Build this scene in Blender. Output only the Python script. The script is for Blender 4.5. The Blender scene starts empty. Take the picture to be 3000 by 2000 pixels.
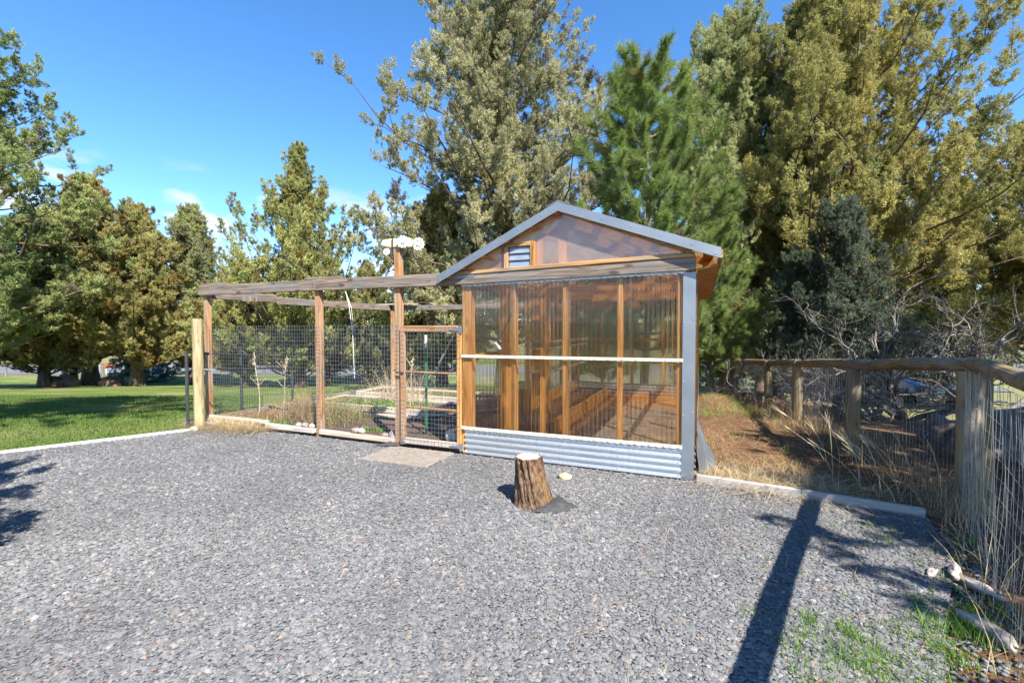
import bpy, bmesh, math, random
import numpy as np
from mathutils import Vector, Matrix, noise as mnoise

random.seed(7)
RNG = np.random.default_rng(11)
S = bpy.context.scene
COL = S.collection
R = math.radians

# ------------------------------------------------------------------ camera
YAW, PITCH, EYE = R(22.6), R(1.72), 1.45
CAM = Vector((0.058, -4.606, EYE))
cam_d = bpy.data.cameras.new('camera')
cam_d.sensor_width = 36.0
cam_d.lens = 36.0 * 1333.0 / 3000.0
cam_d.clip_start, cam_d.clip_end = 0.05, 3000.0
cam = bpy.data.objects.new('camera', cam_d)
COL.objects.link(cam)
cam.location = CAM
cam.rotation_euler = (R(90) - PITCH, 0, YAW)
S.camera = cam

# ------------------------------------------------------------------ sky, sun, exposure
SUN_AZ, SUN_EL = R(50), R(47)            # azimuth measured from -Y towards +X
sun_h = Vector((math.sin(SUN_AZ), -math.cos(SUN_AZ), 0))
sun_v = Vector((sun_h.x * math.cos(SUN_EL), sun_h.y * math.cos(SUN_EL), math.sin(SUN_EL)))
W = bpy.data.worlds.new('World')
S.world = W
W.use_nodes = True
wn, wl = W.node_tree.nodes, W.node_tree.links
wn.clear()
w_out = wn.new('ShaderNodeOutputWorld')
w_bg = wn.new('ShaderNodeBackground')
w_sky = wn.new('ShaderNodeTexSky')
w_sky.sky_type = 'NISHITA'
w_sky.sun_disc = False
w_sky.sun_elevation = SUN_EL
w_sky.sun_rotation = math.atan2(sun_v.x, sun_v.y)
w_sky.altitude = 1000
w_sky.air_density, w_sky.dust_density, w_sky.ozone_density = 0.85, 0.1, 2.5
w_hsv = wn.new('ShaderNodeHueSaturation')
w_hsv.inputs['Saturation'].default_value = 1.22
w_hsv.inputs['Value'].default_value = 1.0
w_tc = wn.new('ShaderNodeTexCoord')
w_map = wn.new('ShaderNodeMapping')
w_map.inputs['Scale'].default_value = (6.0, 6.0, 15.0)
w_map.inputs['Location'].default_value = (1.2, 1.7, 0.6)
w_ns = wn.new('ShaderNodeTexNoise')
w_ns.inputs['Scale'].default_value = 1.3
w_ns.inputs['Detail'].default_value = 7
w_ns.inputs['Roughness'].default_value = 0.52
w_rmp = wn.new('ShaderNodeMapRange')
w_rmp.inputs['From Min'].default_value, w_rmp.inputs['From Max'].default_value = 0.52, 0.62
w_sep = wn.new('ShaderNodeSeparateXYZ')
w_el = wn.new('ShaderNodeMapRange')
w_el.inputs['From Min'].default_value, w_el.inputs['From Max'].default_value = 0.285, 0.22
w_mul = wn.new('ShaderNodeMath'); w_mul.operation = 'MULTIPLY'
w_mul2 = wn.new('ShaderNodeMath'); w_mul2.operation = 'MULTIPLY'
w_mul2.inputs[1].default_value = 0.8
w_mix = wn.new('ShaderNodeMix'); w_mix.data_type = 'RGBA'
w_mix.inputs[7].default_value = (3.1, 3.2, 3.4, 1)
wl.new(w_tc.outputs['Generated'], w_map.inputs['Vector'])
wl.new(w_map.outputs['Vector'], w_ns.inputs['Vector'])
wl.new(w_ns.outputs['Fac'], w_rmp.inputs['Value'])
wl.new(w_tc.outputs['Generated'], w_sep.inputs[0])
wl.new(w_sep.outputs['Z'], w_el.inputs['Value'])
wl.new(w_rmp.outputs[0], w_mul.inputs[0])
wl.new(w_el.outputs[0], w_mul.inputs[1])
wl.new(w_mul.outputs[0], w_mul2.inputs[0])
wl.new(w_sky.outputs[0], w_hsv.inputs['Color'])
wl.new(w_mul2.outputs[0], w_mix.inputs[0])
wl.new(w_hsv.outputs[0], w_mix.inputs[6])
wl.new(w_mix.outputs[2], w_bg.inputs['Color'])
wl.new(w_bg.outputs[0], w_out.inputs['Surface'])
w_bg.inputs['Strength'].default_value = 0.125

sun_d = bpy.data.lights.new('sun', 'SUN')
sun_d.energy, sun_d.angle, sun_d.color = 4.5, R(0.53), (1.0, 0.955, 0.88)
sun = bpy.data.objects.new('sun', sun_d)
COL.objects.link(sun)
sun.location = (20, -20, 30)
sun.rotation_euler = sun_v.to_track_quat('Z', 'Y').to_euler()

S.view_settings.view_transform = 'Standard'
S.view_settings.look = 'None'
S.view_settings.gamma = 1.0
S.view_settings.use_curve_mapping = False
S.view_settings.exposure = 1.5
S.render.engine = 'CYCLES'
S.cycles.use_denoising = True
S.cycles.denoising_input_passes = 'RGB_ALBEDO_NORMAL'
S.cycles.use_adaptive_sampling = True
S.cycles.adaptive_threshold = 0.02
S.cycles.max_bounces = 7
S.cycles.diffuse_bounces = 3
S.cycles.glossy_bounces = 3
S.cycles.transparent_max_bounces = 24
S.cycles.caustics_reflective = False
S.cycles.caustics_refractive = False
S.cycles.sample_clamp_indirect = 6.0

# ------------------------------------------------------------------ geometry helpers
cy_, sy_ = math.cos(YAW), math.sin(YAW)
def LD(L, D):
    """ground position: L metres to the right of the camera, D metres ahead of it"""
    return (CAM.x + L * cy_ - D * sy_, CAM.y + L * sy_ + D * cy_)
def sstep(a, b, x):
    t = np.clip((x - a) / (b - a), 0, 1)
    return t * t * (3 - 2 * t)
def terrain(X, Y):
    X = np.asarray(X, float); Y = np.asarray(Y, float)
    dx, dy = X - CAM.x, Y - CAM.y
    D = -dx * sy_ + dy * cy_
    m = sstep(-7.9, -7.0, X) * (1 - sstep(0.2, 1.3, X)) * (1 - sstep(5.2, 9.0, Y))
    D0 = 7.0 + 4.0 * m
    sp = np.log1p(np.exp(np.clip((D - D0) * 1.6, -40, 40))) / 1.6
    zl = -0.1 * sp
    spr = np.log1p(np.exp(np.clip((D - 5.6) * 1.6, -40, 40))) / 1.6
    zr = -3.0 * (1 - np.exp(-0.2 * spr / 3.0))
    f = sstep(2.4, 6.0, X)
    z = zl * (1 - f) + zr * f
    z = np.maximum(z, -3.2)
    far = sstep(75, 260, D)
    return z + far * 7.0
def tz(x, y): return float(terrain(x, y))

def link(o, parent=None):
    COL.objects.link(o)
    if parent is not None: o.parent = parent
    return o
def tag(o, label=None, cat=None, group=None, kind=None):
    if label: o['label'] = label
    if cat: o['category'] = cat
    if group: o['group'] = group
    if kind: o['kind'] = kind
    return o
def empty(name, loc, label, cat, group=None, rz=0):
    o = bpy.data.objects.new(name, None)
    o.location = loc; o.rotation_euler = (0, 0, rz)
    o.empty_display_size = 0.1
    link(o)
    return tag(o, label, cat, group)

def np_mesh(name, V, F, mat, col=None, smooth=False):
    """V (n,3), F (m,k) with a fixed k; col optional (n,3) point colours"""
    V = np.ascontiguousarray(V, dtype=np.float32); F = np.ascontiguousarray(F, dtype=np.int32)
    me = bpy.data.meshes.new(name)
    n, (m, k) = len(V), F.shape
    me.vertices.add(n); me.vertices.foreach_set('co', V.ravel())
    me.loops.add(m * k); me.loops.foreach_set('vertex_index', F.ravel())
    me.polygons.add(m); me.polygons.foreach_set('loop_start', np.arange(0, m * k, k, dtype=np.int32))
    if smooth: me.polygons.foreach_set('use_smooth', np.ones(m, dtype=bool))
    me.update(calc_edges=True)
    if col is not None:
        a = me.attributes.new('tint', 'FLOAT_COLOR', 'POINT')
        c = np.ones((n, 4), dtype=np.float32); c[:, :3] = col
        a.data.foreach_set('color', c.ravel())
    me.materials.append(mat)
    return me
def np_obj(name, V, F, mat, parent=None, col=None, smooth=False, off=None):
    V = np.asarray(V, dtype=np.float64)
    if off is not None: V = V - np.asarray(off, dtype=np.float64)
    o = bpy.data.objects.new(name, np_mesh(name, V, F, mat, col, smooth))
    return link(o, parent)

class MB:
    def __init__(s): s.v, s.f, s.mi = [], [], []
    def quadface(s, pts, mi=0):
        b = len(s.v); s.v += [tuple(p) for p in pts]; s.f.append(tuple(range(b, b + len(pts)))); s.mi.append(mi)
    def hexa(s, p, mi=0):
        """8 corners: 0-3 bottom loop, 4-7 top loop"""
        b = len(s.v); s.v += [tuple(q) for q in p]
        for f in ((3, 2, 1, 0), (4, 5, 6, 7), (0, 1, 5, 4), (1, 2, 6, 5), (2, 3, 7, 6), (3, 0, 4, 7)):
            s.f.append(tuple(b + i for i in f)); s.mi.append(mi)
        return s
    def box(s, x0, x1, y0, y1, z0, z1, mi=0):
        return s.hexa([(x0, y0, z0), (x1, y0, z0), (x1, y1, z0), (x0, y1, z0), (x0, y0, z1), (x1, y0, z1), (x1, y1, z1), (x0, y1, z1)], mi)
    def bar(s, a, b, w, h, up=(0, 0, 1), mi=0):
        """rectangular bar from a to b, w across, h along up"""
        a, b, up = Vector(a), Vector(b), Vector(up)
        d = (b - a).normalized(); x = d.cross(up).normalized(); u = x.cross(d).normalized()
        q = [(-w / 2, -h / 2), (w / 2, -h / 2), (w / 2, h / 2), (-w / 2, h / 2)]
        return s.hexa([a + x * i + u * j for i, j in q] + [b + x * i + u * j for i, j in q], mi)
    def tube(s, pts, radii, n=8, caps=True, mi=0):
        pts = [Vector(p) for p in pts]
        if not hasattr(radii, '__len__'): radii = [radii] * len(pts)
        b = len(s.v); ref = Vector((0.3, 0.5, 0.81))
        for i, p in enumerate(pts):
            d = (pts[min(i + 1, len(pts) - 1)] - pts[max(i - 1, 0)]).normalized()
            x = d.cross(ref)
            if x.length < 1e-3: x = d.cross(Vector((1, 0, 0)))
            x.normalize(); y = d.cross(x)
            for k in range(n):
                a = 2 * math.pi * k / n
                s.v.append(tuple(p + (x * math.cos(a) + y * math.sin(a)) * radii[i]))
        for i in range(len(pts) - 1):
            for k in range(n):
                k2 = (k + 1) % n
                s.f.append((b + i * n + k, b + i * n + k2, b + (i + 1) * n + k2, b + (i + 1) * n + k)); s.mi.append(mi)
        if caps:
            s.f.append(tuple(b + k for k in reversed(range(n)))); s.mi.append(mi)
            e = b + (len(pts) - 1) * n
            s.f.append(tuple(e + k for k in range(n))); s.mi.append(mi)
        return s
    def prism(s, poly, d, mi=0):
        """extrude a planar polygon (list of 3d points) by vector d"""
        n = len(poly); b = len(s.v); d = Vector(d)
        s.v += [tuple(p) for p in poly] + [tuple(Vector(p) + d) for p in poly]
        s.f.append(tuple(range(b + n - 1, b - 1, -1))); s.mi.append(mi)
        s.f.append(tuple(range(b + n, b + 2 * n))); s.mi.append(mi)
        for i in range(n):
            j = (i + 1) % n
            s.f.append((b + i, b + j, b + n + j, b + n + i)); s.mi.append(mi)
        return s
    def obj(s, name, mats, parent=None, bevel=0.0, smooth=False, seg=1):
        if not isinstance(mats, (list, tuple)): mats = [mats]
        me = bpy.data.meshes.new(name)
        off = parent.matrix_basis.translation if parent is not None and parent.parent is None else Vector()
        p = parent
        off = Vector()
        while p is not None:
            off = off + p.location; p = p.parent
        me.from_pydata([tuple(Vector(v) - off) for v in s.v], [], s.f)
        for m in mats: me.materials.append(m)
        me.polygons.foreach_set('material_index', s.mi)
        bm = bmesh.new(); bm.from_mesh(me)
        bmesh.ops.recalc_face_normals(bm, faces=bm.faces)
        if bevel > 0:
            bmesh.ops.bevel(bm, geom=[e for e in bm.edges], offset=bevel, segments=seg, profile=0.6, affect='EDGES', clamp_overlap=True)
        bm.to_mesh(me); bm.free()
        if smooth: me.polygons.foreach_set('use_smooth', [True] * len(me.polygons))
        me.update()
        return link(bpy.data.objects.new(name, me), parent)

# ------------------------------------------------------------------ materials
def newmat(name):
    m = bpy.data.materials.new(name); m.use_nodes = True
    n = m.node_tree.nodes; l = m.node_tree.links
    return m, n, l, n['Principled BSDF']
def ramp(n, stops):
    r = n.new('ShaderNodeValToRGB')
    el = r.color_ramp.elements
    el[0].position, el[0].color = stops[0][0], (*stops[0][1], 1)
    el[1].position, el[1].color = stops[-1][0], (*stops[-1][1], 1)
    for p, c in stops[1:-1]:
        e = el.new(p); e.color = (*c, 1)
    return r
def coords(n, l, scale=(1, 1, 1), kind='Object'):
    tc = n.new('ShaderNodeTexCoord'); mp = n.new('ShaderNodeMapping')
    mp.inputs['Scale'].default_value = scale
    l.new(tc.outputs[kind], mp.inputs['Vector'])
    return mp
def noise_n(n, l, vec, scale, detail=4, rough=0.55, dist=0.0):
    t = n.new('ShaderNodeTexNoise')
    t.inputs['Scale'].default_value = scale; t.inputs['Detail'].default_value = detail
    t.inputs['Roughness'].default_value = rough; t.inputs['Distortion'].default_value = dist
    l.new(vec.outputs[0], t.inputs['Vector'])
    return t
def bump_n(n, l, src, bsdf, strength, dist):
    b = n.new('ShaderNodeBump'); b.inputs['Strength'].default_value = strength; b.inputs['Distance'].default_value = dist
    l.new(src, b.inputs['Height']); l.new(b.outputs[0], bsdf.inputs['Normal'])
    return b
def mixc(n, l, fac, a, b, mode='MIX'):
    m = n.new('ShaderNodeMix'); m.data_type = 'RGBA'; m.blend_type = mode
    for sock, v in ((0, fac), (6, a), (7, b)):
        if isinstance(v, (int, float)): m.inputs[sock].default_value = v
        elif isinstance(v, tuple): m.inputs[sock].default_value = (*v, 1)
        else: l.new(v, m.inputs[sock])
    return m.outputs[2]
def plain(name, c, rough=0.6, metal=0.0, var=0.12, scale=12.0, bump=0.0):
    m, n, l, b = newmat(name)
    v = coords(n, l)
    t = noise_n(n, l, v, scale, 5)
    r = ramp(n, [(0.3, tuple(x * (1 - var) for x in c)), (0.7, tuple(min(1, x * (1 + var)) for x in c))])
    l.new(t.outputs['Fac'], r.inputs[0]); l.new(r.outputs[0], b.inputs['Base Color'])
    b.inputs['Roughness'].default_value = rough; b.inputs['Metallic'].default_value = metal
    if bump: bump_n(n, l, t.outputs['Fac'], b, bump, 0.01)
    return m
def wood(name, dark, mid, light, axis, fine=1.0, rough=0.75, knots=0.0, grey=None):
    """grain runs along axis (0,1,2)"""
    m, n, l, b = newmat(name)
    sc = [14.0 * fine] * 3; sc[axis] = 0.9
    v = coords(n, l, tuple(sc))
    t = noise_n(n, l, v, 2.2, 6, 0.6, 0.6)
    sc2 = [60.0 * fine] * 3; sc2[axis] = 1.6
    v2 = coords(n, l, tuple(sc2))
    t2 = noise_n(n, l, v2, 2.0, 3, 0.6)
    add = n.new('ShaderNodeMath'); add.operation = 'MULTIPLY_ADD'
    l.new(t2.outputs['Fac'], add.inputs[0]); add.inputs[1].default_value = 0.45
    l.new(t.outputs['Fac'], add.inputs[2])
    sub = n.new('ShaderNodeMath'); sub.operation = 'SUBTRACT'; l.new(add.outputs[0], sub.inputs[0]); sub.inputs[1].default_value = 0.22
    r = ramp(n, [(0.3, dark), (0.5, mid), (0.72, light)])
    l.new(sub.outputs[0], r.inputs[0])
    out = r.outputs[0]
    if grey is not None:
        sc3 = [2.6] * 3; sc3[axis] = 1.1
        t3 = noise_n(n, l, coords(n, l, tuple(sc3)), 1.6, 4)
        r3 = ramp(n, [(0.42, (0, 0, 0)), (0.6, (1, 1, 1))]); l.new(t3.outputs['Fac'], r3.inputs[0])
        r4 = ramp(n, [(0.3, tuple(x * .55 for x in grey)), (0.7, tuple(x * 1.3 for x in grey))]); l.new(sub.outputs[0], r4.inputs[0])
        out = mixc(n, l, r3.outputs[0], r4.outputs[0], out)
    if knots:
        scK = [9.0] * 3; scK[axis] = 3.2
        vk = coords(n, l, tuple(scK))
        vo = n.new('ShaderNodeTexVoronoi'); vo.inputs['Scale'].default_value = 1.0; l.new(vk.outputs[0], vo.inputs['Vector'])
        rk = ramp(n, [(0.1, (1, 1, 1)), (0.22, (0, 0, 0))]); l.new(vo.outputs['Distance'], rk.inputs[0])
        mm = n.new('ShaderNodeMath'); mm.operation = 'MULTIPLY'; mm.inputs[1].default_value = knots; l.new(rk.outputs[0], mm.inputs[0])
        out = mixc(n, l, mm.outputs[0], out, tuple(x * .6 for x in dark))
    l.new(out, b.inputs['Base Color']); b.inputs['Roughness'].default_value = rough
    b.inputs['Specular IOR Level'].default_value = 0.25
    bump_n(n, l, sub.outputs[0], b, 0.5, 0.004)
    return m

# warm cedar / fir in three grain directions, weathered grey lumber, treated pine
def trio(name, *a, **k): return [wood(name + '_' + 'xyz'[i], *a, i, **k) for i in range(3)]
CEDAR = trio('orange_fir', (.33, .135, .032), (.56, .27, .085), (.70, .41, .17), knots=.6)
WARM = trio('inner_fir', (.36, .13, .022), (.62, .27, .055), (.76, .42, .13), knots=.4)
POSTW = trio('post_cedar', (.23, .10, .04), (.37, .175, .07), (.46, .255, .12), knots=.6, grey=(.35, .235, .15))
GREYW = trio('weathered_beam', (.07, .05, .04), (.20, .15, .115), (.34, .26, .20), knots=.8, grey=(.19, .165, .145))
TRIMW = trio('gable_trim', (.14, .06, .02), (.44, .21, .065), (.62, .36, .15), grey=(.34, .23, .14))
PALEW = trio('pale_board', (.30, .21, .14), (.46, .35, .26), (.60, .49, .38), grey=(.46, .41, .36))
TREATED = wood('treated_pine', (.20, .15, .07), (.35, .28, .15), (.45, .37, .22), 2, fine=.7, knots=.5)
LOGW = [wood('log_rail_' + 'xyz'[i], (.10, .065, .03), (.22, .15, .07), (.34, .25, .13), i, fine=.7, grey=(.20, .18, .14)) for i in range(3)]
KERB_W = wood('painted_edging', (.40, .37, .33), (.52, .49, .45), (.60, .57, .53), 1, fine=.6)
KERB_X = wood('painted_edging_x', (.27, .24, .21), (.36, .33, .30), (.43, .40, .37), 0, fine=.6)

def galv(name, tint=(.60, .64, .68), rough=0.34, stretch=(6, 6, 6)):
    m, n, l, b = newmat(name)
    v = coords(n, l, stretch)
    t = noise_n(n, l, v, .6, 4, 0.5)
    vo = n.new('ShaderNodeTexVoronoi'); vo.inputs['Scale'].default_value = 9; l.new(v.outputs[0], vo.inputs['Vector'])
    r = ramp(n, [(0.2, tuple(x * .78 for x in tint)), (0.8, tint)])
    l.new(t.outputs['Fac'], r.inputs[0])
    c = mixc(n, l, 0.0 if rough > .4 else .1, r.outputs[0], vo.outputs['Color'], 'OVERLAY')
    l.new(c, b.inputs['Base Color'])
    rr = n.new('ShaderNodeMapRange'); rr.inputs['To Min'].default_value = rough - .08; rr.inputs['To Max'].default_value = rough + .14
    l.new(t.outputs['Fac'], rr.inputs['Value']); l.new(rr.outputs[0], b.inputs['Roughness'])
    b.inputs['Metallic'].default_value = 0.85
    return m
GALV = galv('galvanised_steel')
GALV_FLAT = galv('galvanised_flashing', (.34, .365, .39), 0.5)
def skirt_mat():
    m, n, l, b = newmat('galvanised_skirt')
    t = noise_n(n, l, coords(n, l, (9, 9, 60)), 3, 5, .7)
    r = ramp(n, [(.25, (.42, .43, .42)), (.6, (.68, .70, .72))]); l.new(t.outputs['Fac'], r.inputs[0])
    # rust runs below the studs and screws
    t2 = noise_n(n, l, coords(n, l, (11, 1, .25)), 2.6, 4, .75)
    r2 = ramp(n, [(.60, (0, 0, 0)), (.70, (.75, .75, .75))]); l.new(t2.outputs['Fac'], r2.inputs[0])
    c = mixc(n, l, r2.outputs[0], r.outputs[0], (.42, .31, .20))
    l.new(c, b.inputs['Base Color']); b.inputs['Metallic'].default_value = .7; b.inputs['Roughness'].default_value = .27
    return m
SKIRT = skirt_mat()
WIRE = plain('galvanised_wire', (.30, .31, .33), .45, .6)
WIRE_D = plain('dark_wire', (.10, .10, .11), .5, .4)
WIRE_B = plain('bright_wire', (.36, .38, .40), .4, .6)
STRIP = plain('cream_closure_foam', (.62, .58, .48), .55, 0, .1, 20)
CLEARSTRIP = plain('grey_closure_strip', (.40, .40, .38), .35, .3, .35, 60)
SCREW = plain('zinc_screw', (.75, .76, .78), .3, .9)
BLACKPIPE = plain('black_pipe', (.055, .058, .066), .42, .3)
BLACKP = plain('black_plastic', (.02, .02, .022), .4)
WHITEP = plain('white_paint', (.78, .77, .74), .5, 0, .08)
FABRIC = plain('landscape_fabric', (.045, .043, .045), .8, 0, .3, 30, .3)

def poly_mat():
    m, n, l, b = newmat('clear_corrugated_plastic')
    n.remove(b); out = n['Material Output']
    tr = n.new('ShaderNodeBsdfTransparent'); tr.inputs['Color'].default_value = (.97, .95, .91, 1)
    rf = n.new('ShaderNodeBsdfRefraction'); rf.inputs['IOR'].default_value = 1.22; rf.inputs['Roughness'].default_value = 0.02
    rf.inputs['Color'].default_value = (.97, .95, .91, 1)
    gl = n.new('ShaderNodeBsdfGlossy'); gl.inputs['Roughness'].default_value = 0.16; gl.inputs['Color'].default_value = (.9, .92, .95, 1)
    df = n.new('ShaderNodeBsdfTranslucent'); df.inputs['Color'].default_value = (.82, .60, .33, 1)
    # dusty streaks down the corrugations, coloured amber to imitate glow from the wood inside
    t = noise_n(n, l, coords(n, l, (110, 110, .5)), 1.6, 4, .8)
    r = n.new('ShaderNodeMapRange'); r.inputs['From Min'].default_value, r.inputs['From Max'].default_value = .42, .8
    r.inputs['To Max'].default_value = .42; l.new(t.outputs['Fac'], r.inputs['Value'])
    m1 = n.new('ShaderNodeMixShader'); m1.inputs[0].default_value = .42
    l.new(tr.outputs[0], m1.inputs[1]); l.new(rf.outputs[0], m1.inputs[2])
    m2 = n.new('ShaderNodeMixShader'); l.new(r.outputs[0], m2.inputs[0]); l.new(m1.outputs[0], m2.inputs[1]); l.new(df.outputs[0], m2.inputs[2])
    lw = n.new('ShaderNodeLayerWeight'); lw.inputs['Blend'].default_value = .5
    pw = n.new('ShaderNodeMath'); pw.operation = 'POWER'; l.new(lw.outputs['Facing'], pw.inputs[0]); pw.inputs[1].default_value = 4
    fr = n.new('ShaderNodeMath'); fr.operation = 'MULTIPLY_ADD'; l.new(pw.outputs[0], fr.inputs[0]); fr.inputs[1].default_value = .45; fr.inputs[2].default_value = .05
    m3 = n.new('ShaderNodeMixShader'); l.new(fr.outputs[0], m3.inputs[0]); l.new(m2.outputs[0], m3.inputs[1]); l.new(gl.outputs[0], m3.inputs[2])
    l.new(m3.outputs[0], out.inputs['Surface'])
    return m
POLY = poly_mat()
def film_mat():
    m, n, l, b = newmat('milky_film')
    n.remove(b); out = n['Material Output']
    tr = n.new('ShaderNodeBsdfTransparent'); tr.inputs['Color'].default_value = (1, .94, .89, 1)
    tl = n.new('ShaderNodeBsdfTranslucent'); tl.inputs['Color'].default_value = (.80, .66, .57, 1)
    df = n.new('ShaderNodeBsdfDiffuse'); df.inputs['Color'].default_value = (.62, .50, .44, 1)
    gl = n.new('ShaderNodeBsdfGlossy'); gl.inputs['Roughness'].default_value = .28; gl.inputs['Color'].default_value = (.9, .9, .92, 1)
    v = coords(n, l, (2, 2, 3.2)); t = noise_n(n, l, v, 1.3, 4, .5, 1.2)
    bm_ = n.new('ShaderNodeBump'); bm_.inputs['Strength'].default_value = .2; bm_.inputs['Distance'].default_value = .05
    l.new(t.outputs['Fac'], bm_.inputs['Height'])
    for s in (tl, df, gl): l.new(bm_.outputs[0], s.inputs['Normal'])
    a = n.new('ShaderNodeMixShader'); a.inputs[0].default_value = .35; l.new(tl.outputs[0], a.inputs[1]); l.new(df.outputs[0], a.inputs[2])
    c = n.new('ShaderNodeMixShader'); c.inputs[0].default_value = .34; l.new(tr.outputs[0], c.inputs[1]); l.new(a.outputs[0], c.inputs[2])
    d = n.new('ShaderNodeMixShader'); d.inputs[0].default_value = .10; l.new(c.outputs[0], d.inputs[1]); l.new(gl.outputs[0], d.inputs[2])
    l.new(d.outputs[0], out.inputs['Surface'])
    return m
FILM = film_mat()

def tint_mat(name, rough=0.8, transl=0.0, spec=.2, gain=1.0, nscale=0):
    m, n, l, b = newmat(name)
    at = n.new('ShaderNodeAttribute'); at.attribute_name = 'tint'
    c = at.outputs['Color']
    if nscale:
        t = noise_n(n, l, coords(n, l), nscale, 3)
        r = ramp(n, [(.3, (.7, .7, .7)), (.7, (1.2, 1.2, 1.2))]); l.new(t.outputs['Fac'], r.inputs[0])
        c = mixc(n, l, 1.0, c, r.outputs[0], 'MULTIPLY')
    l.new(c, b.inputs['Base Color'])
    b.inputs['Roughness'].default_value = rough; b.inputs['Specular IOR Level'].default_value = spec
    if transl:
        out = n['Material Output']
        tl = n.new('ShaderNodeBsdfTranslucent'); l.new(c, tl.inputs['Color'])
        mx = n.new('ShaderNodeMixShader'); mx.inputs[0].default_value = transl
        l.new(b.outputs[0], mx.inputs[1]); l.new(tl.outputs[0], mx.inputs[2]); l.new(mx.outputs[0], out.inputs['Surface'])
    return m
LEAF = tint_mat('foliage', .7, .42)
STONE = tint_mat('gravel_stone', .95, 0, .12, nscale=90)
BLADE = tint_mat('grass_blade', .6, .35)
DRY = tint_mat('dry_straw', .7, .25)
def bark_mat(name, a, b_, c):
    m, n, l, b = newmat(name)
    t = noise_n(n, l, coords(n, l, (9, 9, 1.4)), 2.2, 6, .65, .8)
    r = ramp(n, [(.3, a), (.5, b_), (.72, c)]); l.new(t.outputs['Fac'], r.inputs[0]); l.new(r.outputs[0], b.inputs['Base Color'])
    b.inputs['Roughness'].default_value = .9; b.inputs['Specular IOR Level'].default_value = .15
    bump_n(n, l, t.outputs['Fac'], b, .9, .04)
    return m
BARK = bark_mat('juniper_bark', (.055, .035, .025), (.13, .09, .065), (.24, .18, .14))
BARK_P = bark_mat('pine_bark', (.12, .09, .07), (.26, .21, .17), (.42, .36, .30))
BARK_G = bark_mat('grey_dead_wood', (.09, .08, .075), (.20, .18, .165), (.34, .31, .285))

# ground materials
def ground_mat():
    m, n, l, b = newmat('dry_ground')
    v = coords(n, l)
    t1 = noise_n(n, l, v, .35, 5, .6); t2 = noise_n(n, l, v, 9, 6, .7); t3 = noise_n(n, l, v, 60, 3, .7)
    r1 = ramp(n, [(.3, (.10, .05, .028)), (.5, (.155, .085, .048)), (.7, (.22, .15, .085))]); l.new(t2.outputs['Fac'], r1.inputs[0])
    r2 = ramp(n, [(.35, (.5, .5, .5)), (.65, (1.25, 1.25, 1.25))]); l.new(t3.outputs['Fac'], r2.inputs[0])
    c = mixc(n, l, 1.0, r1.outputs[0], r2.outputs[0], 'MULTIPLY')
    g = ramp(n, [(.47, (0, 0, 0)), (.6, (1, 1, 1))]); l.new(t1.outputs['Fac'], g.inputs[0])
    # farther out the earth turns to thin dry and green grass
    ln = n.new('ShaderNodeVectorMath'); ln.operation = 'LENGTH'; l.new(v.outputs[0], ln.inputs[0])
    mr = n.new('ShaderNodeMapRange'); mr.inputs['From Min'].default_value, mr.inputs['From Max'].default_value = 9, 16
    l.new(ln.outputs['Value'], mr.inputs['Value'])
    r5 = ramp(n, [(.35, (.10, .12, .035)), (.65, (.32, .26, .13))]); l.new(t2.outputs['Fac'], r5.inputs[0])
    r6 = ramp(n, [(.35, (.13, .19, .04)), (.65, (.28, .25, .12))]); l.new(t2.outputs['Fac'], r6.inputs[0])
    far = mixc(n, l, g.outputs[0], r5.outputs[0], r6.outputs[0])
    c = mixc(n, l, mr.outputs[0], c, far)
    l.new(c, b.inputs['Base Color']); b.inputs['Roughness'].default_value = .95; b.inputs['Specular IOR Level'].default_value = .1
    bump_n(n, l, t3.outputs['Fac'], b, .7, .02)
    return m
GROUND = ground_mat()
def lawn_mat():
    m, n, l, b = newmat('lawn_grass')
    v = coords(n, l)
    t1 = noise_n(n, l, v, .55, 5, .62); t2 = noise_n(n, l, coords(n, l, (1, 1, 1)), 38, 4, .75)
    r1 = ramp(n, [(.34, (.08, .13, .024)), (.50, (.12, .165, .035)), (.64, (.23, .215, .085))]); l.new(t1.outputs['Fac'], r1.inputs[0])
    r2 = ramp(n, [(.3, (.55, .55, .55)), (.7, (1.35, 1.35, 1.35))]); l.new(t2.outputs['Fac'], r2.inputs[0])
    l.new(mixc(n, l, 1.0, r1.outputs[0], r2.outputs[0], 'MULTIPLY'), b.inputs['Base Color'])
    b.inputs['Roughness'].default_value = .9; b.inputs['Specular IOR Level'].default_value = .15
    bump_n(n, l, t2.outputs['Fac'], b, .8, .03)
    return m
LAWN = lawn_mat()
def gravel_mat():
    m, n, l, b = newmat('gravel_bed')
    v = coords(n, l)
    vo = n.new('ShaderNodeTexVoronoi'); vo.inputs['Scale'].default_value = 55; l.new(v.outputs[0], vo.inputs['Vector'])
    hs = n.new('ShaderNodeSeparateColor'); l.new(vo.outputs['Color'], hs.inputs[0])
    r = ramp(n, [(.0, (.10, .10, .102)), (.45, (.15, .15, .15)), (.8, (.18, .178, .175)), (.95, (.22, .19, .17))]); l.new(hs.outputs[0], r.inputs[0])
    l.new(r.outputs[0], b.inputs['Base Color']); b.inputs['Roughness'].default_value = .85
    bump_n(n, l, vo.outputs['Distance'], b, 1.0, .02).invert = True
    return m
GRAVEL = gravel_mat()
def asphalt():
    m, n, l, b = newmat('asphalt')
    v = coords(n, l); t = noise_n(n, l, v, .6, 6, .6)
    r = ramp(n, [(.3, (.10, .105, .115)), (.7, (.17, .175, .19))]); l.new(t.outputs['Fac'], r.inputs[0])
    l.new(r.outputs[0], b.inputs['Base Color']); b.inputs['Roughness'].default_value = .85
    return m
ASPH = asphalt()
SOIL = plain('garden_soil', (.10, .062, .042), .95, 0, .55, 55, .8)
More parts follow.
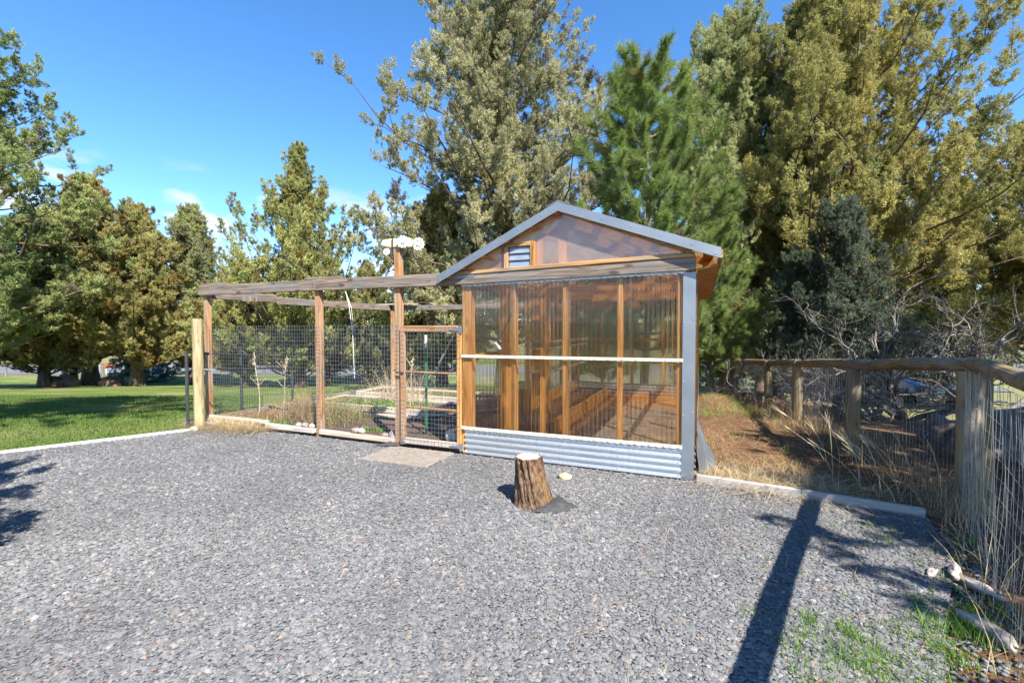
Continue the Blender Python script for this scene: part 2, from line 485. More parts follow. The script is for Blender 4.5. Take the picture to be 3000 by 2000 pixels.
FLOORM = plain('greenhouse_floor_soil', (.27, .19, .125), .95, 0, .4, 8, .4)
PAVER = plain('concrete_paver', (.235, .195, .16), .85, 0, .2, 16, .15)

# ------------------------------------------------------------------ setting
def patch(name, corners, nu, nv, dz, mat, kind='structure', parent=None):
    """bilinear patch of four ground corners following the terrain"""
    c = np.array(corners, float)
    u, v = np.meshgrid(np.linspace(0, 1, nu + 1), np.linspace(0, 1, nv + 1), indexing='ij')
    P = (c[0][None, None] * ((1 - u) * (1 - v))[..., None] + c[1] * (u * (1 - v))[..., None] + c[2] * (u * v)[..., None] + c[3] * ((1 - u) * v)[..., None])
    Z = terrain(P[..., 0], P[..., 1]) + dz
    V = np.stack([P[..., 0], P[..., 1], Z], -1).reshape(-1, 3)
    i = np.arange(nu)[:, None] * (nv + 1) + np.arange(nv)[None]
    F = np.stack([i, i + nv + 1, i + nv + 2, i + 1], -1).reshape(-1, 4)
    a, b_, d = V[F[0, 0]], V[F[0, 1]], V[F[0, 2]]
    if np.cross(b_ - a, d - a)[2] < 0: F = F[:, ::-1]
    o = np_obj(name, V, F, mat, parent, smooth=True)
    return tag(o, kind=kind)

def axis_pts():
    near = np.arange(-12, 12.01, 0.6)
    out = 12 * np.power(1.085, np.arange(1, 62))
    return np.concatenate([-out[::-1], near, out])
ax = axis_pts()
gx, gy = np.meshgrid(ax, ax, indexing='ij')
gz = terrain(gx, gy) - 0.03
n_ = len(ax)
ii = np.arange(n_ - 1)[:, None] * n_ + np.arange(n_ - 1)[None]
ground = np_obj('ground', np.stack([gx, gy, gz], -1).reshape(-1, 3), np.stack([ii, ii + n_, ii + n_ + 1, ii + 1], -1).reshape(-1, 4), GROUND, smooth=True)
tag(ground, kind='structure')

# lawn: left of the gravel, and behind the garden
kA, kB = (-6.60, -0.52), (-10.6, -8.3)
lawn = patch('lawn', [(-6.61, -0.46), (-10.64, -8.4), LD(-85, 37), LD(-22.5, 37)], 60, 90, 0.012, LAWN)
lawn_c = patch('side_lawn', [(-7.02, -.35), LD(-22.5, 37), LD(-22.5, 37.01), (-7.02, 4.72)], 60, 30, 0.011, LAWN)
lawn_b = patch('back_lawn', [(-7.05, 4.72), (0.0, 6.5), LD(6, 37), LD(-22.5, 37)], 40, 50, 0.010, LAWN)
# road
road = patch('road', [LD(-120, 38.5), LD(120, 38.5), LD(120, 48), LD(-120, 48)], 60, 6, 0.02, ASPH)
side_road = patch('driveway', [LD(30, 37.5), LD(24, 27.0), LD(29, 26), LD(36, 37.5)], 10, 20, 0.02, ASPH)
verge = patch('far_lawn', [LD(-20, 50), LD(90, 50), LD(90, 66), LD(-20, 66)], 40, 8, 0.02, LAWN)

# gravel pad
def in_poly(x, y, poly):
    x = np.asarray(x); y = np.asarray(y); r = np.zeros(x.shape, bool)
    n = len(poly)
    for i in range(n):
        (x0, y0), (x1, y1) = poly[i], poly[(i + 1) % n]
        c = ((y0 > y) != (y1 > y)) & (x < (x1 - x0) * (y - y0) / (y1 - y0 + 1e-12) + x0)
        r ^= c
    return r
PAD = [(-6.62, -0.50), (-6.4, -0.10), (-4.7, -0.06), (0.0, -0.03), (0.02, -0.06), (1.66, -0.24), (1.52, -1.0), (1.08, -2.0), (0.75, -3.0), (0.3, -4.5), (0.0, -8.3), (-10.6, -8.3)]
m_ = MB(); m_.quadface([(x, y, 0.004) for x, y in PAD])
pad = m_.obj('gravel_pad', GRAVEL); tag(pad, kind='structure')

def rand_rot(n, rng=RNG):
    q = rng.normal(size=(n, 4)); q /= np.linalg.norm(q, axis=1)[:, None]
    w, x, y, z = q.T
    return np.stack([1 - 2 * (y * y + z * z), 2 * (x * y - z * w), 2 * (x * z + y * w), 2 * (x * y + z * w), 1 - 2 * (x * x + z * z), 2 * (y * z - x * w), 2 * (x * z - y * w), 2 * (y * z + x * w), 1 - 2 * (x * x + y * y)], -1).reshape(-1, 3, 3)
def cam_LD(x, y):
    dx, dy = x - CAM.x, y - CAM.y
    return dx * cy_ + dy * sy_, -dx * sy_ + dy * cy_
ICO = None
def ico():
    bm = bmesh.new(); bmesh.ops.create_icosphere(bm, subdivisions=1, radius=1)
    V = np.array([v.co[:] for v in bm.verts]); F = np.array([[v.index for v in f.verts] for f in bm.faces]); bm.free()
    return V, F
OCT = (np.array([[1, 0, -.35], [0, 1, -.35], [-1, 0, -.35], [0, -1, -.35], [.2, .1, .9]], float),
       np.array([[0, 1, 4], [1, 2, 4], [2, 3, 4], [3, 0, 4]]))
def stones(P, size, base, jit, pal, name, parent=None, flat=.45):
    n = len(P); V0, F0 = base; k = len(V0)
    V = V0[None] * (1 + RNG.uniform(-jit, jit, (n, k, 1))) + RNG.uniform(-jit * .35, jit * .35, (n, k, 3))
    s = np.stack([size * RNG.uniform(.75, 1.35, n), size * RNG.uniform(.55, .95, n), size * flat * RNG.uniform(.6, 1.2, n)], -1)
    V = V * s[:, None]
    az = RNG.uniform(0, 6.283, n); tl = RNG.normal(0, .13, (n, 2))
    ca, sa = np.cos(az), np.sin(az)
    V[..., 2] += V[..., 0] * tl[:, None, 0] + V[..., 1] * tl[:, None, 1]
    x = V[..., 0] * ca[:, None] - V[..., 1] * sa[:, None]; y = V[..., 0] * sa[:, None] + V[..., 1] * ca[:, None]
    V = np.stack([x, y, V[..., 2]], -1) + P[:, None]
    F = F0[None] + (np.arange(n) * k)[:, None, None]
    pal = np.array(pal); w = pal[:, 3] / pal[:, 3].sum()
    c = pal[RNG.choice(len(pal), n, p=w), :3] * RNG.uniform(.88, 1.12, (n, 1))
    drift = np.array([mnoise.noise((a_ * 1.1, b_ * 1.1, .7)) + .5 * mnoise.noise((a_ * 3.1, b_ * 3.1, 2.7)) for a_, b_ in P[:, :2]])[:, None]
    c = c * (1 + .22 * drift * np.array([[1.0, .98, .93]])) * .95
    return np_obj(name, V.reshape(-1, 3), F.reshape(-1, 3), STONE, parent, np.repeat(c, k, 0))
PAL = [(.150, .150, .152, 6), (.178, .177, .176, 6), (.21, .207, .202, 3), (.120, .122, .127, 2), (.24, .22, .20, 1.4), (.25, .20, .17, .5), (.27, .21, .16, .15), (.29, .285, .275, .3), (.22, .15, .125, .1)]
def scatter_ground(n, D0, D1, edge, poly=PAD):
    D = np.sqrt(RNG.uniform(D0 * D0, D1 * D1, n)); L = RNG.uniform(-edge, edge, n) * D
    x = CAM.x + L * cy_ - D * sy_; y = CAM.y + L * sy_ + D * cy_
    k = in_poly(x, y, poly)
    return x[k], y[k]
x, y = scatter_ground(70000, 1.55, 3.5, 1.3)
z = .004 + RNG.uniform(.0, .008, len(x))
tag(stones(np.stack([x, y, z], -1), np.clip(RNG.lognormal(math.log(.0112), .38, len(x)), .005, .028), OCT, .32, PAL, 'gravel', pad, .42), kind='stuff')
x, y = scatter_ground(150000, 3.5, 8.6, 1.25)
z = .004 + RNG.uniform(.0, .008, len(x))
tag(stones(np.stack([x, y, z], -1), np.clip(RNG.lognormal(math.log(.0135), .3, len(x)), .007, .028), OCT, .25, PAL, 'far_gravel', pad, .42), kind='stuff')
# thin loose gravel spilling onto the earth at the right edge
px = RNG.uniform(.8, 2.0, 5200); py = RNG.uniform(-3.2, -.35, 5200)
k = RNG.uniform(0, 1, 5200) < np.clip(1.15 - (px - (1.52 + .36 * np.minimum(py + .9, 0))) * 3.2, 0, 1)
k &= ~in_poly(px, py, PAD)
px, py = px[k], py[k]
tag(stones(np.stack([px, py, np.full(len(px), -.022)], -1), RNG.uniform(.009, .02, len(px)), ico(), .28, PAL, 'loose_gravel', pad), kind='stuff')

# edging boards
def board_path(name, pts, w, h, mat, label, cat, bev=.006):
    o = empty(name, (pts[0][0], pts[0][1], 0), label, cat)
    for a, b in zip(pts[:-1], pts[1:]):
        m = MB(); m.bar((a[0], a[1], a[2]), (b[0], b[1], b[2]), w, h); m.obj('plank', mat, o, bev)
    return o
board_path('edging_board', [(-6.56, -0.47, .008), (-8.15, -3.62, .008), (-10.6, -8.4, .008)], .05, .055, KERB_W, 'white edging board between the green lawn and the gravel', 'edging')
board_path('edging_board', [(0.03, -0.02, .025), (.86, -.098, .022), (1.66, -.195, .015)], .05, .10, KERB_X, 'pale grey edging board between gravel and brown dirt by the greenhouse corner', 'edging')

# ------------------------------------------------------------------ blades, straw, leaves
def blades(P, h, w, lean, col, segs=2, droop=.5):
    """P (n,3) roots; returns V,F,C of curved tapering blades made of triangles"""
    n = len(P); az = RNG.uniform(0, 6.283, n); L = np.abs(RNG.normal(lean, lean * .5, n))
    d = np.stack([np.cos(az), np.sin(az), np.zeros(n)], -1); s = np.stack([-np.sin(az), np.cos(az), np.zeros(n)], -1)
    tw = RNG.uniform(-.8, .8, n)[:, None]
    s = s * np.cos(tw) + d * np.sin(tw)
    pts = []
    for i in range(segs + 1):
        t = i / segs
        c = P + d * (h * L * t ** 1.6)[:, None] + np.array([0, 0, 1.]) * (h * (t - droop * L * t * t * .6))[:, None]
        if i < segs: pts += [c - s * (w * (1 - t * .7) / 2)[:, None], c + s * (w * (1 - t * .7) / 2)[:, None]]
        else: pts += [c]
    V = np.stack(pts, 1); k = V.shape[1]
    f = []
    for i in range(segs - 1): a = 2 * i; f += [[a, a + 1, a + 3], [a, a + 3, a + 2]]
    a = 2 * (segs - 1); f += [[a, a + 1, a + 2]]
    F = np.array(f)[None] + (np.arange(n) * k)[:, None, None]
    return V.reshape(-1, 3), F.reshape(-1, 3), np.repeat(col, k, 0)
def colors(n, a, b, var=.2):
    t = RNG.uniform(0, 1, (n, 1)); return (np.array(a) * (1 - t) + np.array(b) * t) * RNG.uniform(1 - var, 1 + var, (n, 1))

# lawn blades near the edging board and around the garden
def lawn_blades():
    n = 95000
    D = np.sqrt(RNG.uniform(4.3 ** 2, 15 ** 2, n)); L = -RNG.uniform(.55, 1.3, n) * D
    x = CAM.x + L * cy_ - D * sy_; y = CAM.y + L * sy_ + D * cy_
    k = in_poly(x, y, [(-6.62, -.47), (-7.04, -.1), (-7.04, 20), (-40, 20), (-40, -8.2), (-10.62, -8.4)])
    k &= RNG.uniform(0, 1, n) < np.clip(1.25 - (D - 5) / 11, .1, 1)
    x, y, D = x[k], y[k], D[k]
    P = np.stack([x, y, terrain(x, y) + .01], -1)
    m = len(x)
    nz = np.array([mnoise.noise((a * .55, b * .55, 0.3)) for a, b in zip(x, y)])[:, None]
    c = colors(m, (.08, .14, .024), (.13, .185, .042)); c = c * (1 - np.clip(nz * 1.6, 0, .8)) + np.array([.26, .25, .085]) * np.clip(nz * 1.6, 0, .8)
    h = RNG.uniform(.025, .065, m)
    V, F, C = blades(P, h, np.full(m, .006) * (1 + D * .1), .5, c, 1)
    tag(np_obj('lawn_blades', V, F, BLADE, lawn, C), kind='stuff')
lawn_blades()

# ------------------------------------------------------------------ greenhouse
GX0, GX1, GY1 = -2.48, 0.0, 4.9
gh = empty('greenhouse', (-1.24, 0, 0), 'small greenhouse of clear corrugated panels on orange wood frame with clear roof edged in metal', 'greenhouse')
def part(name, m, mat, parent=gh, bevel=0.003, **k): return m.obj(name, mat, parent, bevel, **k)
# front frame
part('corner_post', MB().box(-2.475, -2.36, .002, .10, .0, 1.93), CEDAR[2])
for xs in (-1.875, -1.288, -.722):
    part('stud', MB().box(xs, xs + .05, .012, .09, .02, 1.95), CEDAR[2])
part('stud', MB().box(-.155, -.105, .012, .09, .02, 1.965), CEDAR[2])
part('sill_plate', MB().box(-2.35, -.16, .02, .085, .0, .05), CEDAR[0])
part('corner_flashing', MB().prism([(-.106, -.012, -.0), (.006, -.012, -.0), (.006, .09, -.0), (.003, .09, 0), (.003, -.009, 0), (-.106, -.009, 0)], (0, 0, 1.972)), GALV_FLAT, bevel=0)
# front header beam, slightly tilted as built
def tilt_beam(x0, x1, y0, y1, zb0, zb1, zt0, zt1):
    return MB().hexa([(x0, y0, zb0), (x1, y0, zb1), (x1, y1, zb1), (x0, y1, zb0), (x0, y0, zt0), (x1, y0, zt1), (x1, y1, zt1), (x0, y1, zt0)])
part('header_beam', tilt_beam(-2.478, .004, -.045, .0, 1.94, 1.986, 2.072, 2.10), GREYW[0], bevel=.004)
part('strap_plate', tilt_beam(-2.60, -2.30, -.049, -.0455, 2.012, 2.016, 2.04, 2.044), GALV_FLAT, bevel=0)
part('sill_shadow_board', tilt_beam(-2.55, .0, -.03, .02, 2.0725, 2.1005, 2.092, 2.124), TRIMW[0])

def corrugated(name, o, du, dv, length, height, pitch, amp, nrm, mat, parent, thick=0, spw=8, along='u'):
    """sheet from origin o; waves repeat along du (length), run along dv (height)"""
    du, dv, nrm, o = np.array(du, float), np.array(dv, float), np.array(nrm, float), np.array(o, float)
    n = int(length / pitch * spw); t = np.linspace(0, length, n + 1)
    w = amp * np.sin(t / pitch * 2 * np.pi)
    base = o + du * t[:, None] + nrm * w[:, None]
    nv = 6
    V = np.concatenate([base + dv * (height * i / nv) for i in range(nv + 1)])
    k = n + 1
    i = (np.arange(nv)[:, None] * k + np.arange(n)[None]).ravel()
    F = np.stack([i, i + 1, i + 1 + k, i + k], -1)
    off = np.zeros(3); p = parent
    while p is not None: off += np.array(p.location); p = p.parent
    return np_obj(name, V, F, mat, parent, smooth=True, off=off)
# clear sheets: each side in sheets that overlap by a wave
PI_ = .045
for x0, ln in ((-2.478, .66), (-1.85, .655), (-1.224, .655), (-.60, .492)):
    corrugated('clear_panel', (x0, -.009 - .003 * (x0 > -2), .28), (1, 0, 0), (0, 0, 1), ln, 1.68, PI_, .006, (0, -1, 0), POLY, gh)
for j in range(5):
    corrugated('clear_panel', (.010 + .002 * (j % 2), .09 + j * .96, .28), (0, 1, 0), (0, 0, 1), .98, 1.70, PI_, .006, (1, 0, 0), POLY, gh)
for j in range(4):
    corrugated('clear_panel', (-2.47 + j * .618, GY1 + .01 + .002 * (j % 2), .28), (1, 0, 0), (0, 0, 1), .64, 1.70, PI_, .006, (0, 1, 0), POLY, gh)
for j in range(3):
    corrugated('clear_panel', (-2.490 - .002 * (j % 2), 2.05 + j * .95, .28), (0, 1, 0), (0, 0, 1), .97, 1.66, PI_, .006, (-1, 0, 0), POLY, gh)
# galvanised skirt, waves run level
corrugated('metal_skirt', (-2.44, -.010, .003), (0, 0, 1), (1, 0, 0), .315, 2.335, .0655, .012, (0, -1, 0), SKIRT, gh, spw=10)
corrugated('metal_skirt', (.012, .1, .003), (0, 0, 1), (0, 1, 0), .315, 4.75, .0655, .0085, (1, 0, 0), SKIRT, gh, spw=10)
corrugated('metal_skirt', (-2.44, GY1 + .012, .003), (0, 0, 1), (1, 0, 0), .315, 2.40, .0655, .0085, (0, 1, 0), SKIRT, gh, spw=10)
# bent loose sheet on the right side
def bent_sheet():
    n, k = 16, 10; V = []
    for i in range(n + 1):
        t = i / n; yy = .16 + 1.1 * t
        for j in range(k + 1):
            s = j / k
            bul = (.16 * math.sin(math.pi * min(1, t * 1.1)) ** 1.2 + .02) * (1 - s) ** 1.3
            V.append((.028 + bul + .006 * math.sin(t * 25 + s * 9), yy, .02 + .42 * s - .03 * math.sin(t * 9)))
    F = [(i * (k + 1) + j, (i + 1) * (k + 1) + j, (i + 1) * (k + 1) + j + 1, i * (k + 1) + j + 1) for i in range(n) for j in range(k)]
    o = np_obj('loose_metal_sheet', np.array(V), np.array(F), GALV_FLAT, gh, smooth=True, off=np.array(gh.location))
    o['label'] = 'bent metal sheet bulging away from the right side wall'
bent_sheet()
# closure strips
def closure(name, z0, z1, dz0, mat, h, wav):
    m = MB(); n = 72; x0, x1 = -2.478, -.10
    for i in range(n):
        a, b = x0 + (x1 - x0) * i / n, x0 + (x1 - x0) * (i + 1) / n
        za, zb = z0 + (z1 - z0) * i / n, z0 + (z1 - z0) * (i + 1) / n
        d = wav if i % 2 else 0
        m.hexa([(a, -.026 - d, za), (b, -.026 - d, zb), (b, -.016, zb), (a, -.016, za), (a, -.026 - d * .5, za + h), (b, -.026 - d * .5, zb + h), (b, -.016, zb + h), (a, -.016, za + h)])
    return part(name, m, mat, bevel=0)
closure('closure_strip', 1.112, 1.128, 0, STRIP, .030, .004)
closure('closure_strip', .288, .300, 0, STRIP, .032, .008)
closure('closure_strip', 1.916, 1.960, 0, CLEARSTRIP, .024, .005)
m = MB()
def screw(m, x, y, z, r=.006):
    m.tube([(x, y, z), (x, y - .006, z)], [r, r * .6], 6)
for i in range(18):
    xx = -2.44 + i * 2.32 / 17
    screw(m, xx, -.03, 1.127 + i * .00094); screw(m, xx, -.034, .304 + i * .0007); screw(m, xx, -.03, 1.928 + i * .0026)
for xx in (-2.39, -1.85, -1.26, -.70, -.13):
    for zz in (.045, .17): screw(m, xx, -.018, zz)
for zz in (.04, .62, .94, 1.5): screw(m, -.095, -.012, zz); screw(m, -.01, -.012, zz + .03)
tag(part('screws', m, SCREW, bevel=0), kind='stuff')
# gable
AP = (-1.312, 2.655)
part('gable_film', MB().prism([(-2.56, -.004, 2.07), (-.0, -.004, 2.115), (AP[0], -.004, AP[1] + .02)], (0, .003, 0)), FILM, bevel=0)
part('gable_trim', tilt_beam(-2.575, -.006, -.056, -.008, 2.046, 2.110, 2.083, 2.152), TRIMW[0], bevel=.004)
part('gable_trim', MB().bar((-2.53, -.034, 2.085), (-1.318, -.034, 2.655), .045, .042), TRIMW[0], bevel=.004)
part('gable_trim', MB().bar((-1.300, -.034, 2.655), (-.03, -.034, 2.155), .045, .042), TRIMW[0], bevel=.004)
# gable studs seen through the film
for xs, zt in ((-1.60, 2.53), (-1.335, 2.63), (-1.99, 2.33)):
    part('gable_stud', MB().box(xs, xs + .085, .006, .05, 2.09, zt), CEDAR[2])
# vent
vt = MB(); x0, x1, z0, z1 = -1.885, -1.63, 2.098, 2.325
vent = part('vent', MB().box(x0, x1, -.012, .02, z0, z1), BLACKP, bevel=0)
for a, b, c, d, g in ((x0 - .05, x0, z0 - .005, z1 + .012, 2), (x1, x1 + .045, z0 - .002, z1 + .045, 2)):
    part('vent_frame', MB().box(a, b, -.050, -.005, c, d), TRIMW[g], vent)
part('vent_frame', tilt_beam(x0 - .05, x1, -.050, -.005, z1, z1, z1 + .013, z1 + .045), TRIMW[0], vent)
VENTM = plain('grey_blue_louvre', (.45, .50, .56), .3, .6)
for i in range(3):
    za = z0 + .004 + i * .074
    part('louvre_slat', MB().hexa([(x0 + .008, -.042, za), (x1 - .008, -.042, za), (x1 - .008, -.034, za), (x0 + .008, -.034, za), (x0 + .008, -.022, za + .070), (x1 - .008, -.022, za + .070), (x1 - .008, -.014, za + .070), (x0 + .008, -.014, za + .070)]), VENTM, vent, bevel=.002)
# roof: clear sheets that let daylight in, rake trim, purlins underneath
RID, RL, RR = (-1.306, 2.725), (-2.735, 2.04), (.215, 2.158)
Y0, Y1 = -.13, GY1 + .2
def slope_pt(e, t, dn=0.0):
    x, z = RID[0] + (e[0] - RID[0]) * t, RID[1] + (e[1] - RID[1]) * t
    return x, z - dn
for e in (RL, RR):
    m = MB()
    m.hexa([(RID[0], Y0 + .01, RID[1] - .012), (e[0], Y0 + .01, e[1] - .012), (e[0], Y1, e[1] - .012), (RID[0], Y1, RID[1] - .012), (RID[0], Y0 + .01, RID[1] - .004), (e[0], Y0 + .01, e[1] - .004), (e[0], Y1, e[1] - .004), (RID[0], Y1, RID[1] - .004)])
    s = 1 if e is RR else -1
    ln = math.hypot(e[0] - RID[0], e[1] - RID[1])
    for j in range(24):        # standing ribs
        yy = Y0 + .12 + j * .21
        m.hexa([(RID[0], yy, RID[1] - .004), (e[0], yy, e[1] - .004), (e[0], yy + .03, e[1] - .004), (RID[0], yy + .03, RID[1] - .004), (RID[0], yy + .008, RID[1] + .012), (e[0], yy + .008, e[1] + .012), (e[0], yy + .022, e[1] + .012), (RID[0], yy + .022, RID[1] + .012)])
    roof = part('roof_sheet', m, POLY, bevel=0)
    # rake flashing on the front edge
    d = .088
    m = MB()
    m.hexa([(RID[0], Y0, RID[1] - d), (e[0], Y0, e[1] - d), (e[0], Y0 + .004, e[1] - d), (RID[0], Y0 + .004, RID[1] - d), (RID[0], Y0, RID[1] + .006), (e[0], Y0, e[1] + .006), (e[0], Y0 + .004, e[1] + .006), (RID[0], Y0 + .004, RID[1] + .006)])
    m.hexa([(RID[0], Y0 + .0045, RID[1] + .002), (e[0], Y0 + .0045, e[1] + .002), (e[0], Y0 + .1, e[1] + .002), (RID[0], Y0 + .1, RID[1] + .002), (RID[0], Y0 + .0045, RID[1] + .006), (e[0], Y0 + .0045, e[1] + .006), (e[0], Y0 + .1, e[1] + .006), (RID[0], Y0 + .1, RID[1] + .006)])
    part('rake_flashing', m, GALV_FLAT, bevel=0)
    # purlins under the clear roof
    for t_ in (.04, .22, .42, .62, .80, .93):
        xa, za = slope_pt(e, t_, .05)
        part('purlin', MB().box(xa - .045, xa + .045, Y0 + .015, Y1 - .02, za - .02, za + .02), WARM[1])
    if s > 0:
        part('fascia', MB().box(e[0] - .011, e[0] + .012, Y0 + .005, Y1, e[1] - .085, e[1] - .013), TRIMW[1])
    else:
        part('fascia', MB().box(e[0] - .012, e[0] + .011, Y0 + .005, Y1, e[1] - .085, e[1] - .013), TRIMW[1])
    for j in range(5):
        yy = .35 + j * 1.05
        x1_, z1_ = slope_pt(e, .97, .062); x0_, z0_ = slope_pt(e, .02, .062)
        part('rafter', MB().hexa([(x0_, yy, z0_ - .1), (x1_, yy, z1_ - .02 - .05), (x1_, yy + .04, z1_ - .07), (x0_, yy + .04, z0_ - .1), (x0_, yy, z0_), (x1_, yy, z1_), (x1_, yy + .04, z1_), (x0_, yy + .04, z0_)]), WARM[0])
m = MB()
for e in (RL, RR):
    for t_ in (.12, .3, .48, .66, .84, .97):
        xq, zq = slope_pt(e, t_, .035 if t_ < .9 else .06); screw(m, xq, Y0 - .001, zq, .007)
tag(part('rake_screws', m, SCREW, bevel=0), kind='stuff')
part('ridge_cap', MB().prism([(RID[0], Y0 - .001, RID[1] + .018), (RID[0] + .12, Y0 - .001, RID[1] - .022), (RID[0] + .12, Y0 - .001, RID[1] - .03), (RID[0], Y0 - .001, RID[1] + .0085), (RID[0] - .12, Y0 - .001, RID[1] - .042), (RID[0] - .12, Y0 - .001, RID[1] - .034)], (0, Y1 - Y0 + .002, 0)), GALV_FLAT, bevel=0)
# eave soffit boards, stepped planks
for j in range(11):
    ya = .06 + j * .45
    part('soffit_board', MB().hexa([(.016, ya, 1.99), (.196, ya, 2.03), (.196, ya + .41, 2.015), (.016, ya + .41, 1.975), (.016, ya, 2.012), (.196, ya, 2.052), (.196, ya + .41, 2.037), (.016, ya + .41, 1.997)]), CEDAR[0])
# side and rear frames
for j in range(6):
    yy = .12 + j * .94
    part('stud', MB().box(-.075, -.002, yy, yy + .045, .02, 1.98), WARM[2])
for yy in (1.05, 2.0, 2.95, 3.9, 4.78):
    part('stud', MB().box(-2.48, -2.405, yy, yy + .06, .02, 1.95), WARM[2])
for xs in (-2.40, -1.87, -1.26, -.66, -.12):
    part('stud', MB().box(xs, xs + .05, GY1 - .075, GY1 - .002, .02, 1.98), WARM[2])
part('top_plate', MB().box(-.085, -.001, .1, GY1, 1.982, 2.07), WARM[1])
part('top_plate', MB().box(-2.478, -2.40, .1, GY1, 1.952, 2.03), WARM[1])
part('rear_header', MB().box(-2.40, -.09, GY1 - .09, GY1 - .05, 1.80, 2.02), WARM[0])
part('tie_beam', MB().box(-2.40, -.09, 3.2, 3.24, 1.90, 2.04), WARM[0])
part('tie_beam', MB().box(-2.40, -.09, 1.75, 1.79, 1.92, 2.04), WARM[0])
part('rear_gable_board', MB().prism([(-2.4, GY1 - .04, 2.03), (-.1, GY1 - .04, 2.03), (-1.3, GY1 - .04, 2.62)], (0, .02, 0)), WARM[0], bevel=0)
part('middle_rail', MB().box(-.072, -.003, .17, GY1 - .1, 1.10, 1.14), WARM[1])
part('middle_rail', MB().box(-2.39, -.13, GY1 - .07, GY1 - .02, 1.19, 1.24), WARM[0])
part('bottom_rail', MB().box(-2.40, -.09, GY1 - .07, GY1 - .0765 + .07, .02, .10), WARM[0])
part('bottom_rail', MB().box(-.08, -.003, .17, GY1 - .1, .02, .09), WARM[1])
part('door_header', MB().box(-2.47, -2.41, .12, 1.04, 1.10, 1.14), WARM[1])
part('inner_post', MB().box(-2.17, -2.09, .55, .63, .02, 1.93), WARM[2])
part('inner_post', MB().box(-2.02, -1.95, 1.6, 1.68, .02, 1.93), WARM[2])
part('inner_wall_panel', MB().box(-2.40, -2.38, 2.1, 4.7, .03, .36), WARM[1])
part('inner_wall_panel', MB().box(-2.40, -2.375, 2.1, 2.6, .37, 1.9), WARM[2])
part('inner_wall_panel', MB().box(-2.40, -2.375, 3.3, 4.5, 1.25, 1.9), WARM[2])
for zz in (.75, 1.12, 1.22, 1.55):
    part('shelf', MB().box(-2.39, -2.10, 2.0, 4.6, zz, zz + .022), PALEW[1])
part('bed_board', MB().box(-1.75, -1.71, 1.2, 4.75, .01, .24), WARM[1])
part('bed_board', MB().box(-1.70, -.12, 4.55, 4.59, .01, .20), WARM[0])
part('door_leaf_frame', MB().box(-2.10, -1.70, .62, .66, .02, .10).box(-2.10, -2.05, .62, .66, .10, 1.8).box(-1.75, -1.70, .62, .66, .10, 1.8), WARM[2])
part('greenhouse_floor', MB().box(-2.36, -.09, .10, GY1 - .08, -.02, .014), FLOORM, bevel=0)
part('bed_soil', MB().box(-2.37, -1.76, 1.2, 4.74, .015, .17), SOIL, bevel=0)
for j, (xa, ya, wx, wy) in enumerate(((-1.45, 1.3, .5, .3), (-1.2, 2.2, .55, .35), (-.8, 3.0, .5, .4), (-1.5, 3.3, .35, .5))):
    part('floor_slab', MB().box(xa, xa + wx, ya, ya + wy, .0145, .04), PAVER, bevel=.006)
# power cord with plug and trouble light hanging behind the front panel
cord = empty('work_lamp', (-2.15, .14, 1.5), 'black power cord with plugs and clamp lamp hanging behind the left clear panel', 'lamp')
m = MB()
m.tube([(-2.22, .14, 1.93), (-2.23, .14, 1.7), (-2.21, .14, 1.52)], .004, 5)
m.tube([(-2.37, .14, 1.50), (-2.33, .13, 1.42), (-2.25, .13, 1.40), (-2.20, .14, 1.47)], .005, 5)
m.tube([(-2.34, .14, 1.44), (-2.18, .14, 1.32), (-2.10, .14, 1.27)], .003, 5)
m.tube([(-1.88, .14, 1.80), (-1.95, .14, 1.55), (-2.07, .14, 1.32)], .005, 5)
m.tube([(-2.05, .14, 1.30), (-1.75, .14, 1.30), (-1.45, .14, 1.52), (-1.30, .14, 1.93)], .003, 5)
m.obj('cord', BLACKP, cord)
MB().bar((-2.37, .14, 1.58), (-2.36, .14, 1.48), .03, .045).obj('plug', BLACKP, cord, .006)
MB().box(-2.225, -2.195, .125, .155, 1.50, 1.56).obj('plug', BLACKP, cord, .006)
MB().bar((-2.13, .13, 1.28), (-2.05, .13, 1.19), .05, .05, (1, 0, 1)).obj('clamp_lamp', GALV_FLAT, cord, .012)
MB().bar((-2.09, .15, 1.31), (-2.05, .15, 1.27), .04, .04, (1, 0, 1)).obj('clamp', BLACKP, cord, .008)

# ------------------------------------------------------------------ garden enclosure
en = empty('garden_enclosure', (-4.7, 0, 0), 'open wooden garden enclosure of posts, grey top beams and wire mesh left of the greenhouse', 'enclosure')
def wires(name, segs, r, mat, parent, kind='stuff'):
    """straight wires as three-sided prisms; segs (n,2,3)"""
    A = np.array(segs, float); a, b = A[:, 0], A[:, 1]
    d = b - a; d /= np.linalg.norm(d, axis=1)[:, None]
    ref = np.where(np.abs(d[:, 2:3]) > .9, np.array([[1., 0, 0]]), np.array([[0, 0, 1.]]))
    x = np.cross(d, ref); x /= np.linalg.norm(x, axis=1)[:, None]; y = np.cross(d, x)
    V = []
    for e in (a, b):
        for k in range(3):
            t = 2.0944 * k; V.append(e + (x * math.cos(t) + y * math.sin(t)) * r)
    V = np.stack(V, 1).reshape(-1, 3)
    F = np.array([[0, 1, 4, 3], [1, 2, 5, 4], [2, 0, 3, 5]])[None] + (np.arange(len(A)) * 6)[:, None, None]
    off = np.zeros(3); p = parent
    while p is not None: off += np.array(p.location); p = p.parent
    o = np_obj(name, V, F.reshape(-1, 4), mat, parent, off=off)
    return tag(o, kind=kind)
